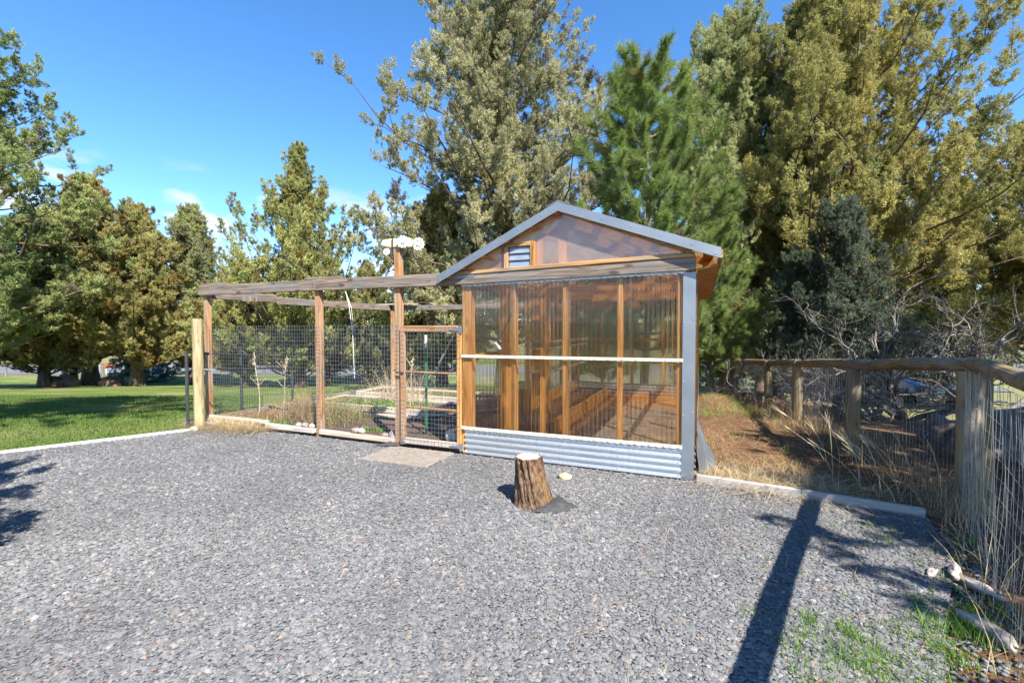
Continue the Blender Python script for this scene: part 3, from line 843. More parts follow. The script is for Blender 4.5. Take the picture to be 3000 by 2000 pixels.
def mesh_segs(p0, p1, z0, z1, dv, dh, jit=.003, zf=None):
    """welded mesh between two ground points; wires a little uneven"""
    p0, p1 = np.array(p0, float), np.array(p1, float); L = np.linalg.norm(p1 - p0); s = []
    nv_, nh = int(L / dv), int((z1 - z0) / dh)
    nrm = np.array([-(p1 - p0)[1], (p1 - p0)[0]]) / L
    for i in range(nv_ + 1):
        q = p0 + (p1 - p0) * min(1, (i * dv + random.uniform(-jit, jit)) / L)
        w = nrm * random.uniform(-.006, .006)
        s.append([(q[0] + w[0], q[1] + w[1], z0 - .01), (q[0], q[1], z1 + random.uniform(0, .012))])
    for j in range(nh + 1):
        z = z0 + (z1 - z0) * j / nh
        k = max(2, int(L / .5)); pts = []
        for i in range(k + 1):
            q = p0 + (p1 - p0) * i / k + nrm * random.uniform(-.006, .006)
            pts.append((q[0], q[1], z + random.uniform(-jit, jit)))
        s += [[a, b] for a, b in zip(pts[:-1], pts[1:])]
    return s
def epart(name, m, mat, bevel=.004, parent=en): return m.obj(name, mat, parent, bevel)
for x0, yd, zb in ((-6.955, .07, -.10), (-4.715, .075, -.06), (-3.425, .08, -.02)):
    zt = 2.43 if x0 > -3.5 else 2.08
    epart('post', MB().box(x0, x0 + .086, .002, yd, zb, zt), POSTW[2], .005)
# rear and side posts
for x0, y0, zt in ((-6.955, 4.52, 1.86), (-2.58, 4.55, 1.86)):
    epart('post', MB().box(x0, x0 + .085, y0, y0 + .085, -.15, zt), POSTW[2], .005)
# front beams and caps
epart('beam', tilt_beam(-6.995, -4.668, -.042, .0, 1.938, 1.940, 2.083, 2.085), GREYW[0], .006)
epart('beam', tilt_beam(-4.663, -2.482, -.042, .0, 1.940, 1.938, 2.085, 2.078), GREYW[0], .006)
epart('cap_board', MB().box(-6.97, -6.42, -.03, .085, 2.0865, 2.112), GREYW[0])
epart('cap_board', MB().box(-4.86, -4.25, -.03, .085, 2.0875, 2.118), GREYW[0])
# side and rear beams
epart('beam', MB().box(-6.985, -6.945, .01, 1.30, 1.90, 2.035), GREYW[1], .006)
epart('beam', MB().box(-6.985, -6.945, 1.31, 4.58, 1.87, 2.0), GREYW[1], .006)
epart('beam', MB().box(-6.94, -2.50, 4.605, 4.645, 1.87, 1.985), GREYW[0], .006)
epart('beam_block', MB().box(-6.943, -6.90, .62, .88, 1.885, 1.99), GREYW[2])
epart('cap_board', MB().box(-7.5, -6.2, 4.44, 4.60, 2.003, 2.03), PALEW[0])
epart('corner_brace', MB().prism([(-6.87, 4.53, 1.87), (-6.50, 4.53, 1.998), (-6.87, 4.53, 1.998)], (0, .04, 0)), POSTW[0])
epart('corner_brace', MB().prism([(-6.99, 4.53, 1.87), (-6.99, 4.53, 1.998), (-7.35, 4.53, 1.998)], (0, .04, 0)), POSTW[0])
# bottom boards
epart('bottom_board', tilt_beam(-6.95, -5.62, -.045, .035, .07, .085, .125, .135), PALEW[0], .008)
epart('bottom_board', tilt_beam(-5.615, -4.72, -.05, .03, .035, .035, .10, .095), PALEW[0], .008)
epart('bottom_board', tilt_beam(-4.625, -3.43, -.045, .035, .035, .03, .095, .085), PALEW[0], .008)
epart('side_board', MB().box(-6.99, -6.95, .1, 4.5, .02, .075), LOGW[1])
epart('buried_board', MB().box(-5.4, -3.44, .04, .08, -.05, .034), LOGW[0])
# wire panels
wires('wire_mesh', mesh_segs((-6.87, -.006), (-4.72, -.006), .09, 1.475, .046, .0508), .0015, WIRE, en)
wires('wire_mesh', mesh_segs((-4.72, -.006), (-3.36, -.006), .04, 1.475, .046, .0508), .0015, WIRE, en)
wires('wire_mesh', mesh_segs((-6.96, .10), (-6.96, 4.55), .05, 1.42, .05, .1), .0017, WIRE_D, en)
wires('wire_mesh', mesh_segs((-6.95, 4.66), (-2.6, 4.66), -.05, 1.38, .05, .1), .0017, WIRE_D, en)

# gate of wood and mesh
gt = empty('garden_gate', (-2.93, 0, 0), 'wood framed wire mesh gate between tall post and greenhouse corner post', 'gate')
def gpart(name, m, mat, bevel=.004): return m.obj(name, mat, gt, bevel)
gpart('stile', MB().box(-3.325, -3.262, -.03, .012, .035, 1.462), POSTW[2])
gpart('stile', MB().box(-2.535, -2.483, -.03, .012, .045, 1.462), CEDAR[2])
gpart('top_rail', MB().box(-3.262, -2.535, -.028, .010, 1.405, 1.475), POSTW[0])
gpart('bottom_rail', tilt_beam(-3.262, -2.535, -.028, .010, .045, .050, .115, .118), PALEW[0])
gpart('middle_rail', MB().box(-3.262, -2.535, -.014, .010, .905, .928), POSTW[0])
gpart('middle_rail', MB().box(-3.262, -2.535, -.014, .010, .478, .502), POSTW[0])
wires('wire_mesh', mesh_segs((-3.31, -.033), (-2.49, -.033), .06, 1.46, .048, .0508, .004), .0016, WIRE, gt)
wires('brace_cable', [[(-3.27, -.036, .12), (-3.05, -.037, .46)], [(-3.05, -.037, .46), (-2.72, -.037, 1.12)], [(-2.72, -.037, 1.12), (-2.55, -.036, 1.42)], [(-3.25, -.040, .12), (-2.54, -.040, 1.41)]], .0026, WIRE_B, gt, kind='thing')
gpart('turnbuckle', MB().tube([(-2.77, -.04, 1.03), (-2.70, -.04, 1.15)], .008, 6), SCREW, 0)
gpart('hinge', MB().prism([(-2.64, -.034, 1.425), (-2.50, -.034, 1.41), (-2.50, -.034, 1.46)], (0, -.004, 0)).box(-2.500, -2.462, -.040, -.030, 1.385, 1.475), GALV_FLAT, 0)
gpart('hinge', MB().prism([(-2.64, -.034, .080), (-2.50, -.034, .06), (-2.50, -.034, .10)], (0, -.004, 0)).box(-2.500, -2.455, -.040, -.030, .03, .12), GALV_FLAT, 0)
gpart('corner_plate', MB().prism([(-3.325, -.034, .03), (-3.24, -.034, .04), (-3.325, -.034, .12)], (0, -.003, 0)), GALV_FLAT, 0)
latch = gpart('latch', MB().box(-3.385, -3.27, -.045, -.031, .898, .916).tube([(-3.39, -.05, .915), (-3.40, -.055, .935), (-3.37, -.055, .94)], .007, 6), BLACKPIPE, 0)

# black pipe gate swung open beyond the round post
pgx, pgy = -7.13, -0.03
pg = empty('pipe_gate', (-7.05, -.1, -.1), 'dark grey metal pipe gate standing open behind the mesh beside the lawn', 'gate')
def gp(L_, D_, z): x_, y_ = LD(L_, D_); return (x_, y_, z)
ga, gb = Vector((-6.70, -.42, 0)), Vector((-7.87, 2.42, 0))
def gpt(t, z): p = ga.lerp(gb, t); return (p.x, p.y, z + (tz(p.x, p.y)))
for t in (0, .42, 1):
    MB().tube([gpt(t, .03), gpt(t, 1.12)], .022, 10).obj('upright', BLACKPIPE, pg)
for zz in (1.10, .86, .12):
    MB().tube([gpt(0, zz), gpt(1, zz)], .018, 8).obj('cross_pipe', BLACKPIPE, pg)
# round treated post carrying it
MB_rp = MB().tube([(-6.535, -.36, -.2), (-6.54, -.36, .6), (-6.545, -.36, 1.3), (-6.545, -.36, 1.565), (-6.545, -.36, 1.573)], [.068, .068, .067, .066, .058], 20)
rp = empty('round_post', (-6.535, -.36, 0), 'pale round treated wood post at the left end of the enclosure', 'post')
MB_rp.obj('shaft', TREATED, rp, smooth=False)
for zz in (.86, .10):
    m = MB(); m.tube([(-6.82, -.36, zz), (-6.25, -.30, zz)], .011, 8); m.box(-6.75, -6.69, -.46, -.37, zz - .02, zz + .015)
    m.obj('hinge_pin', SCREW, rp)

# tiller on top of the tall gate post
TY = plain('faded_yellow_paint', (.66, .56, .33), .45, 0, .1)
TW = plain('chalky_white_metal', (.74, .74, .72), .45)
tl = empty('garden_tiller', (-3.38, .03, 2.43), 'old yellow and white garden tiller mounted on the tall gate post', 'tiller')
tl.rotation_euler = (0, 0, R(18))
def tpart(name, m, mat, b=.006):
    o = m.obj(name, mat, None, b); o.parent = tl; return o     # built about the post top
tpart('body', MB().prism([(-.20, -.035, .02), (-.09, -.035, .0), (.02, -.035, .0), (.02, -.035, .10), (-.08, -.035, .105), (-.19, -.035, .085)], (0, .07, 0)), TY)
tpart('engine_cover', MB().prism([(.05, -.03, .0), (.17, -.03, .0), (.20, -.03, .05), (.16, -.03, .11), (.06, -.03, .12)], (0, .09, 0)), TY)
tpart('axle', MB().tube([(.10, -.10, .055), (.10, .16, .055)], .010, 8), TW, 0)
tpart('strap', MB().box(-.062, -.048, -.058, -.048, -.08, .11), BLACKP, 0)
def tined(cx, cyy, cz, r, n, name='tine_wheel'):
    m = MB(); k = n * 2
    outer = []
    for i in range(k):
        a = 2 * math.pi * i / k; rr = r * (1.16 if i % 2 else .94)
        outer.append((cx + rr * math.cos(a + (.12 if i % 2 else 0)), cyy, cz + rr * math.sin(a + (.12 if i % 2 else 0))))
    # ring
    inner = [(cx + r * .72 * math.cos(2 * math.pi * i / k), cyy, cz + r * .72 * math.sin(2 * math.pi * i / k)) for i in range(k)]
    for i in range(k):
        j = (i + 1) % k
        m.hexa([outer[i], outer[j], inner[j], inner[i]] + [(p[0], p[1] + .012, p[2]) for p in (outer[i], outer[j], inner[j], inner[i])])
    for i in range(6):
        a = 2 * math.pi * i / 6 + .3
        m.bar((cx, cyy + .006, cz), (cx + r * .78 * math.cos(a), cyy + .006, cz + r * .78 * math.sin(a)), .022, .011, (0, 1, 0))
    m.tube([(cx, cyy - .015, cz), (cx, cyy + .03, cz)], r * .22, 12)
    return tpart(name, m, TW, 0)
tined(.085, -.085, .055, .068, 12); tined(.245, .02, .045, .07, 12)
m = MB(); m.tube([(-.135, -.04, -.055), (-.135, -.015, -.055)], .040, 18); m.tube([(-.135, -.05, -.055), (-.135, -.041, -.055)], .014, 10)
tpart('small_wheel', m, TW, .003)
tpart('wheel_bracket', MB().bar((-.135, -.005, -.055), (-.12, 0, .01), .02, .02, (0, 1, 0)), TY, 0)

# green T-post with white tip
tp = empty('steel_stake', (-3.30, .50, 0), 'green steel stake with white tip standing behind the gate', 'stake')
GREENP = plain('green_enamel', (.035, .16, .07), .5)
MB().box(-3.315, -3.285, .498, .503, -.1, 1.19).box(-3.302, -3.298, .503, .525, -.1, 1.19).obj('shaft', GREENP, tp)
MB().box(-3.3155, -3.2845, .4975, .5035, 1.19, 1.355).box(-3.302, -3.298, .5035, .5255, 1.19, 1.355).obj('white_tip', WHITEP, tp)
# hanging white string
st = MB(); st.tube([(-4.46, .3, 1.95), (-4.40, .3, 1.75), (-4.36, .32, 1.35), (-4.355, .34, .75)], .004, 4); st.tube([(-4.46, .3, 1.95), (-4.36, .3, 1.72), (-4.345, .32, 1.4)], .003, 4)
tag(st.obj('hanging_string', WHITEP), 'white string dangling from the beam beside the middle post', 'string')

# garden beds
gsoil = MB(); gsoil.box(-6.94, -2.52, .05, 4.58, -.05, .028); gs = gsoil.obj('garden_soil', SOIL); tag(gs, kind='structure')
beds = [((-4.55, 2.25), (-2.7, 3.2)), ((-6.6, 2.55), (-4.75, 3.75))]
def bed(x0, x1, y0, y1, label):
    e = empty('raised_bed', ((x0 + x1) / 2, (y0 + y1) / 2, 0), label, 'garden bed', 'raised beds in the enclosure')
    MB().box(x0, x1, y0, y0 + .05, .03, .13).obj('plank', PALEW[0], e, .006)
    MB().box(x0, x1, y1 - .05, y1, .03, .13).obj('plank', PALEW[0], e, .006)
    MB().box(x0, x0 + .05, y0 + .051, y1 - .051, .03, .125).obj('plank', PALEW[1], e, .006)
    MB().box(x1 - .05, x1, y0 + .051, y1 - .051, .03, .125).obj('plank', PALEW[1], e, .006)
    MB().box(x0 + .051, x1 - .051, y0 + .051, y1 - .051, .031, .095).obj('bed_soil', SOIL, e)
bed(-6.5, -4.0, 1.55, 2.45, 'raised bed with low green weeds, nearer of the two in the enclosure')
bed(-6.6, -3.6, 2.9, 3.75, 'raised bed at the back of the enclosure, mostly bare soil')
epl = MB(); epl.bar((-5.6, 1.05, .05), (-4.2, 1.32, .06), .09, .05); epl.bar((-4.1, 1.35, .055), (-3.2, 2.3, .06), .05, .04)
o_ = empty('loose_plank', (-5.0, 1.15, 0), 'grey loose plank lying across the dark garden soil', 'plank')
MB().bar((-5.6, 1.05, .05), (-4.2, 1.32, .055), .10, .045).obj('timber', PALEW[0], o_, .006)
o_ = empty('loose_plank', (-3.7, 1.9, 0), 'thin slanting plank on the soil behind the green stake', 'plank')
MB().bar((-4.1, 1.30, .055), (-3.1, 2.4, .07), .06, .035).obj('timber', PALEW[0], o_, .006)

# ------------------------------------------------------------------ rocks, stump, pavers
def rock_obj(name, loc, s, col, label, cat='rock', group=None, rot=0, sub=3, amp=.22, mat=None, seed=0):
    bm = bmesh.new(); bmesh.ops.create_icosphere(bm, subdivisions=sub, radius=1)
    for v in bm.verts:
        p = v.co.copy()
        k = 1 + amp * mnoise.fractal(p * 1.3 + Vector((seed * 7.1, seed * 3.3, seed)), 1.0, 2.0, 4)
        v.co = Vector((p.x * s[0], p.y * s[1], p.z * s[2])) * k
    me = bpy.data.meshes.new(name); bm.to_mesh(me); bm.free()
    me.materials.append(mat or plain(name + '_stone', col, .85, 0, .25, 30, .4))
    me.polygons.foreach_set('use_smooth', [True] * len(me.polygons))
    o = bpy.data.objects.new(name, me); o.location = loc; o.rotation_euler = (0, 0, rot); link(o)
    return tag(o, label, cat, group)
rock_obj('rock', (-1.135, -.42, .022), (.062, .045, .038), (.46, .36, .22), 'small tan rock on the gravel behind the stump', seed=1)
RCK = plain('pale_river_rock', (.42, .37, .32), .8, 0, .25, 24, .2)
RCKD = plain('brown_river_rock', (.27, .22, .19), .85, 0, .3, 24, .3)
for i, (xx, sz, mt, lb) in enumerate(((-5.05, .042, RCK, 'pale pebble on the bottom board, leftmost of the three beside the middle post'), (-4.93, .05, RCKD, 'brownish pebble on the bottom board, between two paler pebbles'), (-4.81, .045, RCK, 'pale pebble on the bottom board next to the middle post'), (-4.06, .055, RCKD, 'grey pebble on the bottom board right of the middle post, left of a pair'), (-3.97, .055, RCK, 'tan pebble on the bottom board right of the middle post, right of a pair'))):
    rock_obj('pebble', (xx, .02, .098 + sz * .5), (sz, sz * .8, sz * .7), None, lb, 'pebble', mat=mt, seed=i + 3)
for i, (xx, yy, sz) in enumerate(((-3.66, .10, .055), (-3.55, .14, .075), (-3.50, .06, .05), (-3.46, .09, .045))):
    rock_obj('pebble', (xx, yy, .05 + sz * .5), (sz, sz * .8, sz * .7), None, ('flat grey stone in the pile left of the tall gate post', 'largest stone in the pile left of the tall gate post', 'small front stone in the pile left of the tall gate post', 'small stone touching the tall gate post')[i], 'pebble', 'stones piled at the gate post', mat=RCKD, seed=i + 13)
rock_obj('rock', (-2.76, .25, .10), (.09, .08, .11), None, 'light grey rock just inside the gate bottom', mat=RCK, seed=21)
rock_obj('rock', (-2.60, .30, .12), (.14, .12, .13), None, 'large rounded dark rock inside the gate by the greenhouse post', mat=RCKD, seed=22)
rock_obj('rock', (-6.46, -.48, .03), (.055, .05, .05), None, 'small whitish rock at the foot of the round post', mat=RCK, seed=23)
rock_obj('rock', (-6.08, -.10, .03), (.05, .04, .035), None, 'small pale rock in the straw by the enclosure', mat=RCK, seed=24)

# stump
def stump():
    e = empty('tree_stump', (-1.20, -1.10, 0), 'short cut tree stump with rough orange brown bark on the gravel', 'stump')
    nA, nH = 150, 60; H_ = .385; V = []
    for j in range(nH + 1):
        t = j / nH
        r0 = .112 + .058 * (1 - t) ** 1.6 + .05 * max(0, .16 - t) * 3
        cx = -.055 * t
        for i in range(nA):
            a = 2 * math.pi * i / nA
            tw = a + .35 * t
            rid = mnoise.fractal(Vector((math.cos(tw) * 5.5, math.sin(tw) * 5.5, t * 1.6)), .8, 2.0, 6)
            rid2 = mnoise.noise(Vector((math.cos(tw) * 14, math.sin(tw) * 14, t * 9)))
            r = r0 * (1 + .13 * rid + .04 * rid2 - .03)
            # the deep split down the camera side
            da = (a - (-1.42 + .30 * (1 - t)) + math.pi) % (2 * math.pi) - math.pi
            r -= .020 * math.exp(-(da / .05) ** 2)
            r += .012 * math.exp(-((da + .18) / .12) ** 2)
            V.append((cx + r * math.cos(a), r * math.sin(a), -.02 + (H_ + .02) * t + (.004 * rid if j == nH else 0)))
    F = [(j * nA + i, j * nA + (i + 1) % nA, (j + 1) * nA + (i + 1) % nA, (j + 1) * nA + i) for j in range(nH) for i in range(nA)]
    mt, n, l, b = newmat('stump_bark')
    t1 = noise_n(n, l, coords(n, l, (22, 22, 8)), 1.6, 6, .72, .5)
    t2 = noise_n(n, l, coords(n, l, (7, 7, 1.2)), 1.4, 3)
    r1 = ramp(n, [(.34, (.035, .022, .016)), (.47, (.12, .07, .042)), (.6, (.22, .145, .095)), (.75, (.30, .235, .19))]); l.new(t1.outputs['Fac'], r1.inputs[0])
    r2 = ramp(n, [(.54, (0, 0, 0)), (.66, (.7, .7, .7))]); l.new(t2.outputs['Fac'], r2.inputs[0])
    r3 = ramp(n, [(.35, (.10, .055, .025)), (.65, (.32, .18, .075))]); l.new(t1.outputs['Fac'], r3.inputs[0])
    l.new(mixc(n, l, r2.outputs[0], r1.outputs[0], r3.outputs[0]), b.inputs['Base Color'])
    b.inputs['Roughness'].default_value = .9; b.inputs['Specular IOR Level'].default_value = .15
    bump_n(n, l, t1.outputs['Fac'], b, 1.0, .02)
    np_obj('bark', np.array(V), np.array(F), mt, e)
    mt2, n, l, b = newmat('stump_cut')
    tc = coords(n, l); wv = n.new('ShaderNodeTexWave'); wv.wave_type = 'RINGS'; wv.rings_direction = 'Z'; wv.inputs['Scale'].default_value = 22; wv.inputs['Distortion'].default_value = 2.5
    mp = n.new('ShaderNodeMapping'); mp.inputs['Location'].default_value = (.055, 0, 0); tco = n.new('ShaderNodeTexCoord'); l.new(tco.outputs['Object'], mp.inputs['Vector']); l.new(mp.outputs[0], wv.inputs['Vector'])
    r = ramp(n, [(.1, (.40, .33, .29)), (.9, (.56, .48, .43))]); l.new(wv.outputs['Fac'], r.inputs[0]); l.new(r.outputs[0], b.inputs['Base Color']); b.inputs['Roughness'].default_value = .9
    c0 = len(V) - nA; ring = [((v[0] + .055) * .90 - .055, v[1] * .90, H_ + .002) for v in V[c0:]]
    lip = V[c0:]
    Vt = ring + [(-.055, 0, H_ + .002)]
    np_obj('cut_top', np.array(Vt), np.array([(i, (i + 1) % nA, nA) for i in range(nA)]), mt2, e)
    np_obj('bark_rim', np.array(ring + lip), np.array([(i, (i + 1) % nA, nA + (i + 1) % nA, nA + i) for i in range(nA)])[:, ::-1], mt, e)
stump()
# landscape fabric poking out of the gravel
def fabric(name, pts, label, nx=14):
    V, F = [], []
    a, b, c, d = [Vector(p) for p in pts]
    for i in range(nx + 1):
        for j in range(nx + 1):
            u, v = i / nx, j / nx
            p = a.lerp(b, u).lerp(d.lerp(c, u), v)
            p.z += .008 * math.sin(u * 9 + v * 5) * math.sin(v * math.pi) + .03 * math.sin(u * math.pi) * math.sin(v * math.pi)
            V.append(tuple(p))
    F = [(i * (nx + 1) + j, (i + 1) * (nx + 1) + j, (i + 1) * (nx + 1) + j + 1, i * (nx + 1) + j + 1) for i in range(nx) for j in range(nx)]
    o = np_obj(name, np.array(V), np.array(F), FABRIC, smooth=True)
    sm = o.modifiers.new('thickness', 'SOLIDIFY'); sm.thickness = .003
    return tag(o, label, 'fabric')
fabric('landscape_fabric', [(-1.16, -1.30, .01), (-1.02, -1.02, .06), (-.84, -1.06, .008), (-.95, -1.25, .004)], 'black landscape fabric flap sticking out at the foot of the stump')
fabric('landscape_fabric', [(-3.62, -.16, .01), (-3.30, -.10, .03), (-3.32, -.04, .035), (-3.55, -.03, .03)], 'black fabric edge lifting between gravel and the tall gate post')

# pavers in front of the gate
pn = 0
plab = [['pale square paver in the outer row, farthest from the greenhouse', 'pale square paver in the middle of the outer row', 'pale square paver in the outer row, nearest the greenhouse'],
        ['pale square paver under the tall gate post, inner row', 'pale square paver in the middle of the inner row below the gate', 'pale square paver in the inner row at the greenhouse corner post']]
for r_ in range(2):
    for c_ in range(3):
        xa = -3.42 + c_ * .293; ya = -.65 + r_ * .295
        m = MB(); m.box(xa + .006, xa + .284, ya + .006, ya + .286, -.03, .016)
        o = m.obj('paver', PAVER, None, .006)
        for v in o.data.vertices: v.co.z += random.uniform(-.002, .002) * 0 + .004 * ((r_ * 3 + c_) % 3 - 1) * .5
        tag(o, plab[r_][c_], 'paver', 'square pavers before the gate')

# bark chunks by the right fence
def chunk(loc, s, rot, label, seed):
    rock_obj('bark_chunk', loc, s, None, label, 'wood chunk', mat=CH, rot=rot, amp=.45, seed=seed)
CH = wood('weathered_chunk', (.22, .18, .15), (.40, .34, .29), (.52, .46, .41), 0, fine=2)
chunk((1.44, -1.20, .03), (.085, .03, .035), 1.2, 'pale upright piece of weathered wood on the gravel edge', 31)
chunk((1.33, -1.22, .012), (.055, .022, .02), .9, 'small weathered wood chip beside the larger pale piece', 32)
chunk((1.34, -1.75, .004), (.15, .045, .03), -1.2, 'long weathered wood slab in the grass by the right fence', 33)
chunk((1.50, -1.28, .004), (.13, .035, .025), -1.1, 'narrow weathered wood slab against the foot of the right fence', 34)

# ------------------------------------------------------------------ right log fence
LOGP = wood('fence_post_wood', (.13, .085, .035), (.27, .19, .09), (.38, .29, .15), 2, fine=.7, knots=.5, grey=(.22, .19, .14))
FP = [(2.047, .13), (1.72, 1.89), (1.509, 3.97), (1.306, 5.72), (.661, 8.045)]
RAILZ = [1.175, 1.04, .90, .78, .62]
lf = empty('log_fence', (2.047, .13, 0), 'round log post and rail fence lined with wire mesh right of the greenhouse', 'fence')
def lpart(name, m, mat, **k): return m.obj(name, mat, lf, **k)
for i, ((fx, fy), rz_) in enumerate(zip(FP, RAILZ)):
    r0 = .074 if i else .085
    pts = [(fx + random.uniform(-.004, .004), fy, zz) for zz in np.linspace(tz(fx, fy) - .2, rz_ - .07, 6)]
    lpart('post', MB().tube(pts, [r0 * random.uniform(.95, 1.06) for _ in pts], 14), LOGP)
def log(p, q, r0, r1):
    n = 9; pts, rad = [], []
    for i in range(n + 1):
        t = i / n; v = Vector(p).lerp(Vector(q), t); v.z += .01 * math.sin(t * 5); pts.append(v); rad.append((r0 + (r1 - r0) * t) * random.uniform(.96, 1.04))
    return MB().tube(pts, rad, 14)
for i in range(4):
    a, b = FP[i], FP[i + 1]
    lpart('rail', log((a[0], a[1] - .05, RAILZ[i] - .02), (b[0], b[1] + .06, RAILZ[i + 1] - .02), .062, .06), LOGW[1])
lpart('rail', log((.70, 7.95, .60), (-1.6, 10.4, .36), .062, .055), LOGW[1])
lpart('rail', log((2.07, .22, 1.165), (1.56, -1.6, 1.185), .050, .051), LOGW[1])
lpart('rail', log((1.563, -1.59, 1.185), (.92, -3.9, 1.2), .051, .054), LOGW[1])
for (fx, fy) in ((1.0, -3.62),):
    lpart('post', MB().tube([(fx, fy, zz) for zz in (-.2, .4, 1.09)], [.075, .073, .072], 14), LOGP)
# leaning corner brace post and split pole beside the corner
lpart('post', MB().tube([(2.16, .16, -.15), (2.15, .18, .5), (2.14, .19, 1.08)], [.062, .06, .058], 14), LOGP)
def fence_mesh(pts, ztop, off, dv, dh, mat, r, name='wire_mesh', bulge=0):
    segs = []
    for (a, b), (za, zb) in zip(zip(pts[:-1], pts[1:]), zip(ztop[:-1], ztop[1:])):
        a, b = np.array(a), np.array(b); L = np.linalg.norm(b - a); n = int(L / dv)
        nr = np.array([-(b - a)[1], (b - a)[0]]) / L
        def P(t, s):
            q = a + (b - a) * t; g = tz(*q) - .01; top = za + (zb - za) * t
            w = off + bulge * math.sin(math.pi * s) * math.sin(t * 7 + s * 3) + .006 * math.sin(t * 41 + s * 9)
            return (q[0] + nr[0] * w, q[1] + nr[1] * w, g + (top - g) * s)
        K = 5
        for i in range(n):
            t = (i + random.uniform(-.02, .02)) / n
            pt = [P(t, s) for s in np.linspace(0, 1, K + 1)]; segs += [[u, v] for u, v in zip(pt[:-1], pt[1:])]
        nh = int((za + .0) / dh)
        M = max(4, int(L / .25))
        for j in range(nh + 1):
            pt = [P(i / M, j / nh) for i in range(M + 1)]; segs += [[u, v] for u, v in zip(pt[:-1], pt[1:])]
    wires(name, segs, r, mat, lf)
fence_mesh([FP[0], FP[1], FP[2], FP[3], FP[4], (-1.6, 10.4)], [1.12, 1.02, .90, .78, .6, .36], -.07, .05, .10, WIRE, .0014)
fence_mesh([(1.95, -.0), (1.47, -1.63), (.83, -3.9)], [1.13, 1.13, 1.13], .0, .065, .10, WIRE_B, .0013, bulge=.012)
fence_mesh([(2.05, .04), (1.95, .0)], [1.13, 1.13], .0, .03, .10, WIRE_B, .0013)
sk = MB(); sk.box(2.52, 2.545, .18, .205, -.1, 1.0); tag(sk.obj('fence_stake', WHITEP, None, .003), 'thin white stake standing behind the wire fence at right', 'stake')

# ------------------------------------------------------------------ trees
def tube_np(paths, n=6):
    """paths: list of (pts (k,3), radii (k,)); returns V,F (quads)"""
    Vs, Fs, base = [], [], 0
    ang = np.arange(n) * 2 * np.pi / n
    for P, r in paths:
        P = np.asarray(P, float); k = len(P)
        d = np.gradient(P, axis=0); d /= np.linalg.norm(d, axis=1)[:, None] + 1e-9
        ref = np.array([.31, .52, .8]); x = np.cross(d, ref); x /= np.linalg.norm(x, axis=1)[:, None] + 1e-9; y = np.cross(d, x)
        V = P[:, None] + (x[:, None] * np.cos(ang)[None, :, None] + y[:, None] * np.sin(ang)[None, :, None]) * np.asarray(r)[:, None, None]
        Vs.append(V.reshape(-1, 3))
        i = np.arange(k - 1)[:, None] * n; j = np.arange(n)[None]; j2 = (j + 1) % n
        F = np.stack([i + j, i + j2, i + n + j2, i + n + j], -1).reshape(-1, 4) + base
        Fs.append(F); base += k * n
    return np.concatenate(Vs), np.concatenate(Fs)
def unit(v): return v / (np.linalg.norm(v, axis=-1, keepdims=True) + 1e-9)

def spray(n_leaf, length, spread, leaf_l, leaf_w, rng):
    """a foliage tuft along +Z: small pointed faces, (3*n,3) verts"""
    t = rng.uniform(0, 1, n_leaf) ** .8
    r = spread * np.sqrt(rng.uniform(0, 1, n_leaf)) * (1.05 - .75 * t)
    a = rng.uniform(0, 6.283, n_leaf)
    c = np.stack([r * np.cos(a), r * np.sin(a), t * length], -1)
    out = np.stack([np.cos(a), np.sin(a), np.zeros(n_leaf)], -1)
    d = unit(out * rng.uniform(.2, 1.0, (n_leaf, 1)) + np.array([0, 0, 1.]) * rng.uniform(.5, 1.2, (n_leaf, 1)) + rng.normal(0, .25, (n_leaf, 3)))
    s = unit(np.cross(d, rng.normal(size=(n_leaf, 3))))
    L = leaf_l * rng.uniform(.6, 1.3, (n_leaf, 1)); w = leaf_w * rng.uniform(.7, 1.3, (n_leaf, 1))
    return np.stack([c - s * w * .5, c + s * w * .5, c + d * L], 1).reshape(-1, 3)

def place_sprays(variants, P, Dv, scale, col, rng):
    """put tuft variants at points P looking along Dv"""
    n = len(P); Dv = unit(Dv)
    ref = unit(rng.normal(size=(n, 3))); X = unit(np.cross(Dv, ref)); Y = np.cross(Dv, X)
    idx = rng.integers(0, len(variants), n)
    Vs, Cs = [], []
    for k, v in enumerate(variants):
        s = np.where(idx == k)[0]
        if len(s) == 0: continue
        M = np.stack([X[s], Y[s], Dv[s]], -1) * scale[s][:, None, None]
        V = np.einsum('nij,mj->nmi', M, v) + P[s][:, None]
        Vs.append(V.reshape(-1, 3)); Cs.append(np.repeat(col[s], len(v), 0) * rng.uniform(.8, 1.2, (len(s) * len(v) // 3, 1)).repeat(3, 0))
    V = np.concatenate(Vs); F = np.arange(len(V)).reshape(-1, 3)
    return V, F, np.concatenate(Cs)

